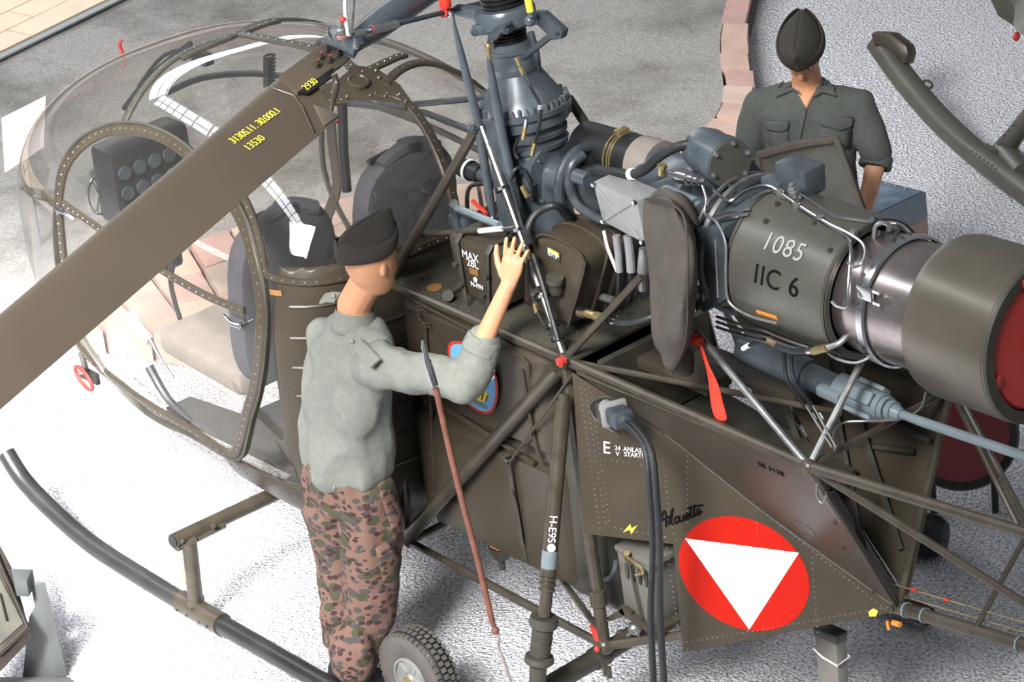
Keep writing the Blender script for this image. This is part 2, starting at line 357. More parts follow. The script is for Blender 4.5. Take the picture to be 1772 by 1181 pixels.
#SPLIT
# ================================================================== HELICOPTER
H = thing('helicopter', 'olive military helicopter with glass bubble cabin, bare engine and red white roundel, at centre', 'helicopter', (-.5, 0, 0))
def T(name, pts, r, m=OLT, seg=10, smooth=0, label=None, parent=None, mb=None, **k):
    b = mb or MB(); b.tube(pts, r, seg, smooth, **k); return obj(name, b, m, parent or H, label)
W_, ZL, ZB = .315, 1.45, .42
A, A2, E_, E2 = V((0, -W_, ZL)), V((0, W_, ZL)), V((1.165, -.335, ZL)), V((1.165, .335, ZL))
D_, D2, G_ = V((-.97, -.30, ZL)), V((-.97, .30, ZL)), V((1.18, 0, .78))
B_, B2, C_, C2 = V((.17, -.41, ZB)), V((.17, .41, ZB)), V((-.93, -.38, ZB)), V((-.93, .38, ZB))
N1, N2 = V((-.52, -.17, 2.14)), V((-.44, .18, 2.14))
F1, F2 = V((2.9, -.19, 1.52)), V((2.9, .19, 1.52))
# --- steel tube frame
for a, b, r in ((D_, A, .019), (D2, A2, .019), (A, E_, .019), (A2, E2, .019), (D_, D2, .017), (E_, F1, .019), (E2, F2, .019)):
    T('longeron', [a, b], r)
for a, b, r in ((C_, B_, .016), (C2, B2, .016), (C_, C2, .015), (B_, B2, .016), (B_, G_, .017), (B2, G_, .017), (G_, V((3.0, 0, 1.02)), .024)):
    T('bottom_tube', [a, b], r)
T('vertical_tube', [A, B_], .022); T('vertical_tube', [A2, B2], .022); T('vertical_tube', [D_, C_], .018); T('vertical_tube', [D2, C2], .018)
T('diagonal_tube', [A+V((-.02, -.02, -.03)), C_+V((0, -.01, .02))], .027, seg=14); T('diagonal_tube', [A2, C2], .024)
T('diagonal_tube', [B_+V((0, .02, 0)), at(958, 985, z=.42)], .013)
T('diagonal_tube', [A, at(1459, 716, z=1.43)], .011)
M1 = at(1205, 575, y=-.2); M2 = at(1500, 608, y=-.02)
T('engine_strut', [M1, E_], .012, STL); T('engine_strut', [M2, E_], .012, STL); T('engine_strut', [V((M1.x, .2, M1.z)), E2], .012, STL)
T('engine_strut', [A+V((0, 0, .01)), at(1110, 478, y=-.2)], .014)
T('gearbox_strut', [N1, D_], .018); T('gearbox_strut', [N2, D2], .018); T('gearbox_strut', [N2, A2], .018)
T('gearbox_strut', [N1+V((.02, 0, 0)), A+V((-.01, 0, .02))], .0135, DST, label='bare steel strut with strapped hoses')
# boom lattice aft of the centre section
for q in (((1405, 810), (1560, 1052)), ((1430, 830), (1772, 1085))):
    pass
T('lattice_tube', [E_, G_+V((.02, 0, 0))], .014); T('lattice_tube', [E2, G_+V((.02, 0, 0))], .014); T('lattice_tube', [E_, E2], .012)
GB = V((1.9, 0, .895)); J1 = E_.lerp(F1, .50); J2 = E2.lerp(F2, .50)
T('lattice_tube', [E_, GB+V((.35, 0, .03))], .014); T('lattice_tube', [E2, GB+V((.1, 0, 0))], .012); T('lattice_tube', [E2+V((.03, 0, 0)), J1], .011)
T('lattice_tube', [J1, GB], .013); T('lattice_tube', [J2, GB], .012); T('lattice_tube', [J1, J2], .010)
T('lattice_tube', [V((1.75, .28, 1.48)), V((1.55, 0, .85))], .010)
# nodes
for p, r in ((A, .034), (E_, .027), (B_, .032), (C_, .024), (A2, .03), (E2, .026), (G_, .024)):
    b = MB(); b.ball(p, r, 1.1, 1, 1); obj('joint', b, OLT, H)
for (px, py, yy, n) in ((972, 626, -.365, (0, -1, 0)), (1190, 1122, 0, 0)):
    if yy:
        b = MB(); p = at(px, py, y=yy); b.cyl(p-V((0, -.01, 0)), p-V((0, .012, 0)), .017, seg=16); b.cyl(p-V((0, .01, 0)), p-V((0, .018, 0)), .009, seg=10); obj('joint_cap', b, RED, H, 'round red painted joint cap')
b = MB(); p = at(1028, 1108, y=-.43); b.prism([p, p+V((.03, 0, -.02)), p+V((.02, 0, .035)), p+V((-.02, 0, .05))], (0, .012, 0)); b.ball(at(1033, 1124, y=-.45), .012); obj('joint_mark', b, RED, H, 'red paint mark on joint')
# --- landing gear
SK = -.88
def skid(sgn):
    y = sgn*.88
    t0 = at(12, 792, y=-.88); pts = [(t0.x, y, t0.z+.02), (t0.x+.10, y, t0.z-.07), (t0.x+.28, y, .175), (t0.x+.55, y, .11), (-1.95, y, .085), (-1.65, y, .075), (-.5, y, .06), (.5, y, .055)]
    r = .037; b = MB(); b.tube(pts, r, 18, 6); sk = obj('skid', b, SKD, H, 'dark polished skid tube')
    c = MB(); c.tube([(-1.76, y, .078), (-1.50, y, .074)], .044, 18); c.tube([(-1.66, y, .08), (-1.66, y, .13)], .036, 12)
    for dx in (-.09, -.03, .05, .10): c.bolt((-1.64+dx, y-.042, .07), (0, -1, 0), .006, .006)
    obj('skid_clamp', c, OLT, sk)
    return sk
skid(-1); skid(1)
p0 = at(300, 937, y=-.95); p1 = at(480, 853, y=-.42); p0.z += 0.0
b = MB(); dirx = (p1-p0).normalized(); b.tube([p0, p1, V((p1.x+.04, -.1, .45)), V((p1.x+.04, .1, .45)), V((p1.x, -p1.y, p1.z)), V((p0.x, -p0.y, p0.z))], .030, 16)
ct = obj('cross_tube', b, OLT, H)
b = MB(); b.tube([p0-dirx*.002, p0-dirx*.006], .024, 16); obj('tube_mouth_shade', b, BLK, ct, 'black disc standing in for shade inside the tube end')  # black disc paints the shaded hollow of the tube
for s_ in (-1, 1):
    b = MB(); top = V((p0.x+.03, s_*.90, p0.z-.01)); bot = V((-1.66, s_*.88, .09)); b.tube([bot, top], .030, 14); b.tube([V((p0.x+.0, s_*.945, p0.z-.03)), V((p0.x+.0, s_*.72, p0.z-.03))], .026, 8, flat=.6)
    for q in (-.93, -.78): b.bolt((p0.x+.028, q*(-s_), p0.z+.0), (.7, -.7*1, .2), .008, .008)
    lg = obj('skid_leg', b, OLT, H)
    if s_ < 0:
        text('leg_mark', 'VIO', V((-1.65, -.905, .27)), (0, .05, 1), (-1, .35, 0), .075, YEL, lg, off=.008, warp=lambda x, y, z: V((-1.655+.034*math.sin(-y/.034+.35), -.888-.034*math.cos(-y/.034+.35), .27+x)))
# rear cross tube and its leg
q0 = at(1035, 1138, z=.34); q1 = at(935, 1196, z=.34)
b = MB(); b.tube([q1+(q1-q0)*.3, q0, V((q0.x, 0, q0.z+.02)), V((q0.x, -q0.y, q0.z)), V((q0.x, -q1.y, q0.z))], .036, 16); b.tube([q0+(q1-q0)*.08, q0-(q1-q0)*.12], .042, 16)
obj('cross_tube', b, OLD, H)
for s_ in (-1, 1):
    b = MB(); b.tube([V((q0.x-.02, s_*.88, .06)), V((q0.x-.02, s_*.86, .34))], .030, 12); obj('skid_leg', b, OLT, H)
# shock strut beside the tank
s0_ = at(976, 682, y=-.40); s1_ = at(942, 1068, y=-.66); s2_ = at(932, 1150, y=-.70); s3_ = at(928, 1210, y=-.72); dd = (s1_-s0_)
b = MB(); b.tube([s0_, s0_+dd*.10], .020, 12); b.tube([s0_+dd*.03, s0_+dd*.80], .027, 16); b.tube([s0_+dd*.78, s1_], .022, 16)
for f in (.80, .82, .845, .87): b.tube([s0_+dd*f, s0_+dd*(f+.012)], .029, 16)
ss = obj('shock_strut', b, OLT, H)
b = MB(); d2 = s2_-s1_; L_ = d2.length; prof = [(0, .02), (0, .048), (.02, .052), (.035, .048), (.035, .03)]
for k_ in range(11): h0 = .04+k_*(L_-.08)/11; prof += [(h0, .030), (h0+.004, .037), (h0+.009, .037), (h0+.012, .030)]
prof += [(L_-.035, .03), (L_-.03, .05), (L_-.012, .053), (L_, .04)]
b.lathe(prof, s1_, d2, 20); b.tube([s2_, s3_], .030, 14); obj('spring_boot', b, OLD, ss, 'ribbed round spring boot')
dn = dd.normalized(); upn = dn; rt = dn.cross(CD).normalized()
text('strut_mark', 'H-E9S\u25cf', s0_+dd*.62, dn, rt, .038, WHT, ss, off=.0285, thick=.0004)
m_ = MB(); m_.tube([s0_+dd*.70, s0_+dd*.78], .0278, 16); obj('strut_label', m_, GRL, ss, 'pale paper label band')
# --- ground handling wheel on the near skid
wc = V((-.49, -.73, .19))
wh = None
b = MB(); R0 = .178
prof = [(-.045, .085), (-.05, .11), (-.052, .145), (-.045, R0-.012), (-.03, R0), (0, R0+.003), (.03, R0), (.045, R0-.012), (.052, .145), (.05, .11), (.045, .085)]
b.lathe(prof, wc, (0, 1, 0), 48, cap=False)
wh = obj('wheel', b, BLK, H, 'block-tread rubber ground handling wheel')  # base blacker than the blocks, painting shade into the tread grooves
b = MB(); b.lathe([(-.046, .087), (-.054, .11), (-.0565, .143), (-.048, R0-.012), (-.040, R0-.010)], wc, (0, 1, 0), 48, cap=False); obj('sidewall', b, TYR, wh)
b = MB()
for k_ in range(44):
    for row in range(4):
        a_ = 2*PI*(k_+.5*(row % 2))/44; y_ = (-.036+.024*row); ww = .0145
        o_ = wc+V((math.sin(a_)*(R0-.002-.006*abs(row-1.5)), y_, math.cos(a_)*(R0-.002-.006*abs(row-1.5)))); n_ = V((math.sin(a_), 0, math.cos(a_))); t_ = V((math.cos(a_), 0, -math.sin(a_)))
        b.box(o_+n_*.004, (ww*1.18, ww*1.2, .013), (t_, V((0, 1, 0)), n_))
obj('tread', b, TYR, wh, kind='stuff')
b = MB(); b.lathe([(-.045, .086), (-.055, .084), (-.055, .076), (-.03, .072), (.0, .070), (.0, .030), (-.045, .026), (-.056, .018), (-.056, .006)], wc, (0, 1, 0), 32)
obj('rim', b, HUB, wh)
b = MB(); b.lathe([(-.012, .032), (-.012, .071), (-.008, .071)], wc, (0, 1, 0), 32, cap=False); obj('spoke_gap_shade', b, BLK, wh, 'black disc standing in for shade between spokes')  # black disc behind the spokes paints the shade of their gaps
b = MB()
for k_ in range(5):
    a_ = 2*PI*k_/5+.4; n_ = V((math.sin(a_), 0, math.cos(a_))); t_ = V((math.cos(a_), 0, -math.sin(a_)))
    b.box(wc+n_*.050+V((0, -.040, 0)), (.024, .018, .052), (t_, V((0, 1, 0)), n_), .003)
obj('spokes', b, HUB, wh)
b = MB(); b.cyl(wc+V((0, -.075, 0)), wc+V((0, -.045, 0)), .014); obj('hub_cap', b, BRS, wh, 'small brass hub cap')
T('wheel_axle', [wc, wc+V((0, -.12, -.03)), V((-.49, -.88, .09))], .013, STL, parent=H)

# --- cabin shell -----------------------------------------------------
ST = [(-3.44, .02, 1.09, 1.03), (-3.425, .16, 1.26, .88), (-3.36, .30, 1.42, .76), (-3.22, .43, 1.57, .67), (-3.0, .54, 1.73, .59), (-2.7, .64, 1.88, .52), (-2.35, .70, 1.99, .46), (-1.95, .735, 2.05, .41), (-1.55, .74, 2.035, .38), (-1.30, .73, 1.97, .37), (-1.12, .69, 1.87, .39), (-1.00, .60, 1.74, .43), (-.93, .44, 1.55, .52), (-.91, .22, 1.38, .66), (-.905, .03, 1.2, .9)]
SP = cat([V((a, b_, c)) for a, b_, c, d in ST], 5); SQ = cat([V((d, 0, 0)) for a, b_, c, d in ST], 5)
NU = len(SP); NV = 84
def cab(i, th):
    x, w, zt = SP[i]; zb = SQ[i].x; zc = (zt+zb)/2; h = (zt-zb)/2
    c, s = math.cos(th), math.sin(th); n = 2/2.55 if s > 0 else 2/3.3
    return V((x, w*math.copysign(abs(c)**n, c), zc+h*math.copysign(abs(s)**n, s)))
def cabmesh():
    b = MB(); b.rings([[cab(i, 2*PI*j/NV) for j in range(NV)] for i in range(NU)], True)
    bmesh.ops.recalc_face_normals(b.bm, faces=b.bm.faces); return b
cb = cabmesh()
XR, ZS, XB = -1.165, 1.585, -1.62
for co, no in (((XR, 0, 0), (1, 0, 0)), ((0, 0, ZS), (0, 0, 1)), ((XB, 0, 0), (1, 0, 0)), ((0, 0, .70), (0, 0, 1))):
    bmesh.ops.bisect_plane(cb.bm, geom=cb.bm.verts[:]+cb.bm.edges[:]+cb.bm.faces[:], plane_co=co, plane_no=no)
def is_metal(c):
    if c.x > XR: return c.z < ZS
    return c.z < .70 and c.x > XB
BV = BVHTree.FromBMesh(cb.bm)
def split(bm, pred):
    b2 = bm.copy(); bmesh.ops.delete(b2, geom=[f for f in b2.faces if not pred(f.calc_center_median())], context='FACES')
    m = MB(); m.bm.free(); m.bm = b2; return m
mt = split(cb.bm, is_metal); gl = split(cb.bm, lambda c: not is_metal(c))
def keepn(name, mb, m, label=None, solid=0):
    me = bpy.data.meshes.new(name); mb.bm.to_mesh(me); mb.bm.free(); o = finish(name, me, m, H, label)
    if solid: s = o.modifiers.new('s', 'SOLIDIFY'); s.thickness = solid; s.offset = -1
    return o
HULL = keepn('cabin_hull', mt, OLV, 'ribbed olive sheet metal cabin hull', .01)
GL = keepn('canopy', gl, GLASS, 'clear curved plexiglass canopy')
def hit(px, py, far=False):
    r = BV.ray_cast(CAM, ray(px, py))
    return (r[0], r[1]) if r[0] is not None else None
def side(x, z, s=-1):
    r = BV.ray_cast(V((x, s*3, z)), V((0, -s, 0))); return (r[0], r[1]) if r[0] is not None else None
def strip(name, px, wd=.035, th=.008, m=OLV, mirror=True, closed=False, label=None, riv=.04, pn=None):
    """a riveted frame strip laid on the canopy"""
    L = [hit(a, b_) for a, b_ in px]; L = [q for q in L if q]
    P = cat([q[0] for q in L], 5, closed); out = []
    P2 = []; Nn = []
    for p in P:
        r = BV.find_nearest(p); P2.append(r[0]); Nn.append(r[1])
    res = None
    for s_ in ((1, -1) if mirror else (1,)):
        Q = [V((p.x, p.y*s_, p.z)) for p in P2]; M = [V((n.x, n.y*s_, n.z)) for n in Nn]
        b = MB(); b.ribbon(Q, M, wd, th, closed); o = obj(name, b, m, H, label)
        if res is None: res = o
        if riv:
            b = MB(); d = arclen(Q); n = int(d[-1]/riv)
            for i in range(n):
                t = (i+.5)/n; j = min(len(Q)-2, max(0, next((k for k in range(1, len(d)) if d[k] >= t*d[-1]), 1)-1)); p = sample(Q, t)
                tt = (Q[j+1]-Q[j]).normalized(); sd = tt.cross(M[j]).normalized()
                b.dome(p+M[j]*th*.95, M[j], .0042, .003)
            obj('rivets', b, STL if s_ > 0 else OLD, o, kind='stuff')
    return res
door = [(405, 786), (330, 742), (240, 688), (170, 650), (140, 600), (124, 520), (112, 450), (107, 400), (104, 345), (115, 290), (140, 255), (175, 232), (215, 224), (260, 230), (300, 248), (345, 284), (388, 330), (420, 385), (438, 444), (450, 500), (453, 560), (447, 640), (430, 710)]
df = strip('door_frame', door, .045, .012, closed=True)
strip('door_frame', [(100, 350), (110, 287), (136, 248), (173, 224), (215, 214), (262, 220), (306, 240), (352, 276), (396, 322), (430, 380), (450, 444), (461, 500), (465, 560), (459, 640), (442, 715), (416, 793), (330, 750), (235, 696), (163, 656), (130, 604), (116, 520)], .014, .016, OLD, closed=True, riv=0)
strip('door_bar', [(110, 352), (150, 380), (220, 428), (300, 480), (360, 513), (424, 538)], .030, .009)
strip('window_frame', [(412, 322), (436, 372), (452, 425), (460, 470), (474, 481), (500, 486), (535, 489), (590, 482), (640, 468), (700, 440), (760, 415), (792, 402)], .030, .012, mirror=False)
strip('roof_frame', [(215, 214), (245, 160), (300, 105), (355, 78), (415, 60), (480, 38), (540, 26)], .040, .010, OLD)
strip('roof_frame', [(415, 60), (470, 70), (530, 82), (580, 96), (612, 120)], .040, .010, OLD, mirror=False)
strip('rear_frame', [(620, 130), (660, 112), (700, 96), (742, 82)], .035, .010)
strip('rear_frame', [(640, 165), (690, 170), (730, 212), (762, 275), (780, 330), (793, 400)], .040, .012, mirror=False)
strip('rear_frame', [(600, 175), (540, 185), (480, 215), (440, 270), (420, 322)], .035, .012)
strip('nose_frame', [(75, 335), (90, 350), (104, 356)], .030, .009, riv=0)
# gusset plate at the top rear
pl_px = [(545, 178), (575, 150), (615, 118), (650, 122), (690, 150), (715, 185), (700, 190), (690, 178), (630, 172), (580, 174)]
b = MB(); P = [hit(*q) for q in pl_px]; P = [q[0]+q[1]*.012 for q in P if q]; b.prism(P, (0, 0, -.012)); gp = obj('gusset_plate', b, OLV, H)
h_ = hit(620, 147); b = MB(); b.lathe([(0, .042), (.018, .042), (.022, .036), (.016, .032), (.016, 0.001)], h_[0]+V((0, 0, .0)), h_[1], 28); obj('round_cap', b, OLV, gp)
b = MB()
for a_, c_ in ((575, 165), (600, 172), (640, 170), (665, 172), (690, 168), (700, 182), (655, 140), (650, 128), (560, 175)):
    q = hit(a_, c_)
    if q: b.dome(q[0]+q[1]*.014, q[1], .006, .006)
obj('rivets', b, STL, gp, kind='stuff')
# pressed ribs of the metal rear quarter
for k_ in range(7):
    z = 1.47-.115*k_-.02
    if z < .75: break
    P = []; 
    for i in range(36):
        a_ = -PI/2+(i/35)*PI; r = BV.ray_cast(V((-1.35, 0, z)), V((math.cos(a_), math.sin(a_), 0)))
        if r[0] is not None and r[0].x > XR+.03: P.append((r[0], r[1] if r[1].dot(V((math.cos(a_), math.sin(a_), 0))) > 0 else -r[1]))
    if len(P) > 4:
        b = MB(); b.tube([p+n*.000 for p, n in P], .0075, 6); obj('pressed_rib', b, OLV, HULL)
b = MB()
for zz in [.80+.028*i for i in range(28)]:
    q = side(-1.135+.012*math.sin((zz-.8)*4), zz)
    if q: b.dome(q[0], q[1], .0032, .0025)
    q = side(-1.16, zz)
for zz in [.46+.022*i for i in range(12)]:
    for xx in (-1.5, -1.2):
        q = side(xx, zz)
        if q: b.dome(q[0], q[1], .003, .0025)
for xx in [-2.4+.05*i for i in range(28)]:
    q = side(xx, .60-.04*math.sin(xx))
    if q: b.dome(q[0], q[1], .003, .0025)
obj('rivets', b, OLD, HULL, kind='stuff')
# door handle, name plate, nose fittings
q = hit(415, 557); b = MB(); n_ = q[1]; b.cyl(q[0]+V((.03, 0, 0)), q[0]+V((.03, 0, 0))+n_*.03, .011); b.tube([q[0]+V((.03, 0, 0))+n_*.026, q[0]+V((-.01, 0, 0))+n_*.034, q[0]+V((-.05, 0, .008))+n_*.024, q[0]+V((-.06, 0, .022))+n_*.03], [.010, .009, .006, .004], 10, 4); obj('door_handle', b, CHR, H, 'small chrome door handle')
q = hit(478, 507); 
if q:
    t_ = V((0, 0, 1)).cross(q[1]).normalized(); b = MB(); b.box(q[0]+q[1]*.003, (.05, .022, .003), (t_, V((0, 0, 1)), q[1]), .001); obj('name_plate', b, PLT, HULL, 'small copper name plate')
b = MB(); q = hit(84, 345) or (at(84, 345, y=-.4), V((-1, 0, 0))); pn_ = at(45, 326, y=-.50); b.tube([q[0], q[0]+V((-.05, -.04, .02)), pn_], [.010, .012, .013], 10, 4); b.tube([pn_, pn_+V((-.02, -.01, .0))], [.016, .012], 10); obj('vent_scoop', b, OLD, H, 'dark vent nozzle on the nose')
b = MB(); b.tube([at(45, 318, y=-.5), at(40, 285, y=-.52)], .0012, 5); obj('wire_aerial', b, BLK, H)
b = MB(); q = hit(112, 362)
if q: b.tube([q[0], q[0]+q[1]*.03, q[0]+q[1]*.03+V((.06, 0, .0)), q[0]+V((.09, -.02, -.01))], .010, 8, 3); obj('hinge', b, CHR, H, 'bright door hinge')
b = MB(); c_ = at(145, 655, y=-.66); ax_ = (V((.55, 0, -.35))).normalized(); pts = [c_+V((math.cos(t)*.035, 0, math.sin(t)*.055)) @ Matrix.Rotation(R_(40), 3, 'Y') for t in [0]]
pts = [c_+(ax_*math.cos(t)*.060+V((.45, 0, .7)).normalized()*math.sin(t)*.032) for t in [2*PI*i/14 for i in range(14)]]
b.tube(pts, .008, 8, 2, closed=True); obj('tow_ring', b, RED, H, 'red oval ring under the nose')
b = MB(); b.tube([c_+V((0, 0, .03)), at(148, 640, y=-.62), at(140, 610, y=-.60)], .012, 8, 3); b.box(at(155, 650, y=-.6), (.12, .02, .05), bev=.004); obj('nose_bracket', b, OLD, H)
b = MB(); b.tube([at(215, 116, y=.62), at(212, 92, y=.64), at(207, 78, y=.64), at(211, 70, y=.64)], [.005, .008, .008, .005], 8, 3); obj('pitot_tube', b, RED, H, 'red pitot cover beyond the roof')

# --- cabin interior
b = MB(); b.prism([V((-2.25, -.50, .60)), V((-1.05, -.50, .60)), V((-1.05, .50, .60)), V((-1.9, .50, .60)), V((-1.95, -.34, .60)), V((-2.25, -.38, .60))], (0, 0, -.03)); obj('cabin_floor', b, OLD, H)
def seat(cx, cy, zb, wdt, hgt, m, lean=.16, sh=True):
    b = MB(); n = 14; rings = []
    def outline(s_):
        pts = []
        for i in range(28):
            t = 2*PI*i/28; c, s = math.cos(t), math.sin(t); pts.append((math.copysign(abs(c)**.55, c)*wdt/2*s_, math.copysign(abs(s)**.55, s)*hgt/2*s_))
        return pts
    for off, sc in ((-.05, .86), (-.045, .97), (-.02, 1), (.02, 1), (.045, .97), (.055, .86)):
        rings.append([V((cx+off+(v_)*lean*2*.5, cy+u_, zb+hgt/2+v_)) for u_, v_ in outline(sc)])
    b.rings(rings, True); o = obj('seat_back', b, m, H, 'padded seat back')
    b = MB(); zt = zb+.04; b.prism([V((cx-.58, cy-wdt/2+.02, zt-.04)), V((cx-.06, cy-wdt/2+.02, zt-.08)), V((cx-.06, cy+wdt/2-.02, zt-.08)), V((cx-.58, cy+wdt/2-.02, zt-.04))], (0, 0, .11), .03); obj('seat_cushion', b, SEG, o, 'pale grey seat cushion')
    return o
s1 = seat(-1.62, .30, .88, .47, .72, SEA, .13); s2 = seat(-1.60, -.32, .88, .47, .70, SEA, .13)
for (cx, cy, cz) in ((-1.56, .30, 1.60), (-1.54, -.32, 1.58)):
    b = MB(); b.tube([(cx, cy-.13, cz-.02), (cx, cy+.02, cz+.015), (cx+.02, cy+.14, cz-.03)], [.03, .035, .03], 10, 4); obj('folded_belt', b, SEA, H)
    b = MB(); b.box((cx, cy+.02, cz+.02), (.09, .05, .03), bev=.006); b.cyl((cx-.03, cy-.16, cz), (cx-.03, cy-.06, cz+.01), .012); obj('belt_buckle', b, BLK, H)

b = MB(); b.box((-3.0, .05, 1.22), (.16, .40, .34), bev=.03); b.box((-2.95, .05, .95), (.12, .12, .30), bev=.02); pn = obj('instrument_panel', b, BLK, H)
b = MB()
for i in range(5):
    for j in range(2): b.cyl((-2.915, -.10+.075*i, 1.29-.09*j), (-2.905, -.10+.075*i, 1.29-.09*j), .030)
obj('dials', b, GRD, pn)
T('cyclic_stick', [(-2.35, -.28, .72), (-2.42, -.28, .98), (-2.38, -.28, 1.12)], [.010, .010, .016], BLK, smooth=4)
T('collective_lever', [at(330, 730, y=-.50), at(290, 690, y=-.50), at(258, 635, y=-.50)], [.014, .016, .019], BLK, smooth=3, label='black collective lever')
T('lever_grip', [at(260, 590, y=-.45), at(243, 572, y=-.45), at(224, 542, y=-.45)], [.020, .024, .024], WHG, smooth=3, seg=14, label='white lever grip')
T('lever_rod', [at(300, 655, y=-.45), at(280, 625, y=-.45), at(256, 580, y=-.45)], [.006, .007, .009], STL, smooth=3)
b = MB(); c_ = at(172, 338, y=-.15); b.tube([c_+V((0, math.cos(t)*.055, math.sin(t)*.085)) for t in [2*PI*i/16 for i in range(16)]], .006, 8, 2, closed=True)
for t in (0, 2.1, 4.2): b.tube([c_, c_+V((0, math.cos(t)*.055, math.sin(t)*.085))], .004, 6)
obj('trim_wheel', b, CHR, H, 'small bright spoked wheel')
T('centre_post', [at(592, 178, y=.45), at(594, 260, y=.45), at(600, 330, y=.45)], .022, BLK, seg=6, label='dark upright post'); 
T('interior_tube', [at(545, 172, y=.5), at(660, 186, y=.42), N2+V((-.12, -.1, .02))], .012, GRD, label='control tube coloured dark as in shade')  # dark blue-grey puts the cabin shade into the tube colour
T('interior_tube', [at(655, 180, y=.40), at(740, 197, y=.3), at(815, 226, y=.16)], .013, SHB2 if False else GRD)
T('roof_tube', [at(290, 160, y=.25), at(350, 135, y=.3), at(430, 127, y=.35), at(490, 132, y=.38)], .014, BLK, smooth=4)
b = MB(); c0, c1 = at(466, 95, y=.25), at(466, 150, y=.25)
b.tube([c0.lerp(c1, t/60)+V((math.cos(t*.9)*.022, math.sin(t*.9)*.022, 0)) for t in range(61)], .005, 5); obj('coiled_cord', b, BLK, H)
b = MB(); b.box(at(350, 100, y=.15), (.10, .05, .05), bev=.01); b.tube([at(215, 188, y=0), at(262, 130, y=.05), at(330, 75, y=.1)], .012, 8, 4); b.tube([at(240, 150, y=0), at(285, 95, y=.08), at(350, 82, y=.1)], .008, 8, 4); obj('windscreen_pillar', b, BLK, H, 'dark wired pillar inside the windscreen')
for q in (((180, 290), .06), ((245, 300), .07)):
    b = MB(); b.prism([at(150, 300, y=.1), at(190, 268, y=.1), at(250, 290, y=.15), at(235, 345, y=.1), at(190, 345, y=.08)], (0, .2, 0), .01); 
    obj('console', b, GRD, H); break

# --- fuel tank and deck
tp = [(-.90, ZL-.035), (-.06, ZL-.035)]
b = MB(); rings = []
for z, yy, xa, xb in ((ZL-.03, .29, -.90, -.13), (ZL-.06, .315, -.92, -.10), (1.05, .33, -.92, -.09), (1.03, .30, -.91, -.10), (.98, .30, -.91, -.10), (.96, .33, -.92, -.08), (.62, .335, -.90, -.06), (.53, .325, -.88, -.07), (.49, .27, -.85, -.11)):
    cr = .07; ring = []
    for cx, cy, a0 in ((xb-cr, yy-cr, 0), (xa+cr, yy-cr, 90), (xa+cr, -yy+cr, 180), (xb-cr, -yy+cr, 270)):
        for k_ in range(5): a_ = R_(a0+22.5*k_); ring.append(V((cx+cr*math.cos(a_), cy+cr*math.sin(a_), z)))
    rings.append(ring)
b.rings(rings); TANK = obj('fuel_tank', b, OLV, H)
# stiffening beads on the near face
for a_, c_ in (((760, 700), (925, 800)), ((742, 640), (742, 840)),):
    pass
b = MB(); b.tube([at(765, 702, y=-.33), at(925, 803, y=-.33)], .010, 8); b.tube([at(735, 560, y=-.333), at(745, 700, y=-.333), at(752, 850, y=-.333)], .006, 6, 3); obj('bead', b, OLV, TANK)
b = MB(); b.tube([at(903, 640, y=-.335), at(925, 760, y=-.335), at(938, 800, y=-.335)], .008, 8, 3); b.tube([at(700, 512, y=-.335), at(820, 575, y=-.335), at(905, 620, y=-.335), at(915, 650, y=-.335)], .006, 8, 3); obj('bead', b, OLV, TANK)
b = MB(); st_ = [at(880, 800, y=-.35), at(888, 850, y=-.345), at(900, 920, y=-.345), at(910, 968, y=-.33)]; b.ribbon(st_, [V((0, -1, 0))]*4, .022, .006); b.tube([at(880, 800, y=-.36), at(872, 790, y=-.36), at(884, 785, y=-.36)], .010, 8); b.tube([at(905, 940, y=-.35), at(895, 880, y=-.35), at(886, 850, y=-.36)], .004, 6, 3); obj('tank_strap', b, OLD, H, 'dark tank strap')
T('strap_rod', [at(990, 648, y=-.35), at(882, 800, y=-.36)], .005, OLT)
b = MB(); c_ = at(735, 548, y=-.335)
for k_ in range(9):
    a_ = PI*.4+k_*.5; b.dome(c_+V((math.cos(a_)*.04, -.002, math.sin(a_)*.04)), (0, -1, 0), .006, .006)
for k_ in range(14): b.dome(at(728+k_*1.4, 590+k_*18, y=-.337), (0, -1, 0), .005, .005)
b.tube([c_+V((math.cos(t)*.028, -.003, math.sin(t)*.028)) for t in [PI*.3+i*.35 for i in range(14)]], .004, 6); obj('rivets', b, OLT, TANK, kind='stuff')
# second tank half behind with its rounded dark end
b = MB(); rings = []
for z, yy in ((ZL-.09, .20), (ZL-.13, .26), (.95, .29), (.62, .30), (.50, .29), (.44, .24)):
    cr = .06; ring = []
    for cx, cy, a0 in ((.10-cr, yy-cr, 0), (-.20+cr, yy-cr, 90), (-.20+cr, -yy+cr, 180), (.10-cr, -yy+cr, 270)):
        for k_ in range(5): a_ = R_(a0+22.5*k_); ring.append(V((cx+cr*math.cos(a_), cy+cr*math.sin(a_), z)))
    rings.append(ring)
b.rings(rings); obj('rear_tank', b, OLD, H, 'dark rear tank end')
b = MB(); c_ = at(865, 945, y=-.2); b.cyl(c_, c_-V((0, 0, .05)), .045, .030); b.cyl(c_-V((0, 0, .05)), c_-V((0, 0, .10)), .012); obj('sump', b, OLD, TANK)
b = MB(); c_ = at(855, 940, y=-.24); b.box(c_, (.05, .006, .05)); obj('sump_mark', b, ORG, TANK, 'worn orange mark')
b = MB(); b.box((-.46, 0, ZL+.012), (1.00, .62, .016), bev=.003); DECK = obj('deck_plate', b, OLD, H)
b = MB()
for k_ in range(24):
    for yy in (-.29, .0, .29): b.dome((-.94+k_*.041, yy, ZL+.02), (0, 0, 1), .005, .004)
for k_ in range(12):
    for xx in (-.93, -.72, -.1): b.dome((xx, -.27+k_*.05, ZL+.02), (0, 0, 1), .005, .004)
obj('rivets', b, OLT, DECK, kind='stuff')
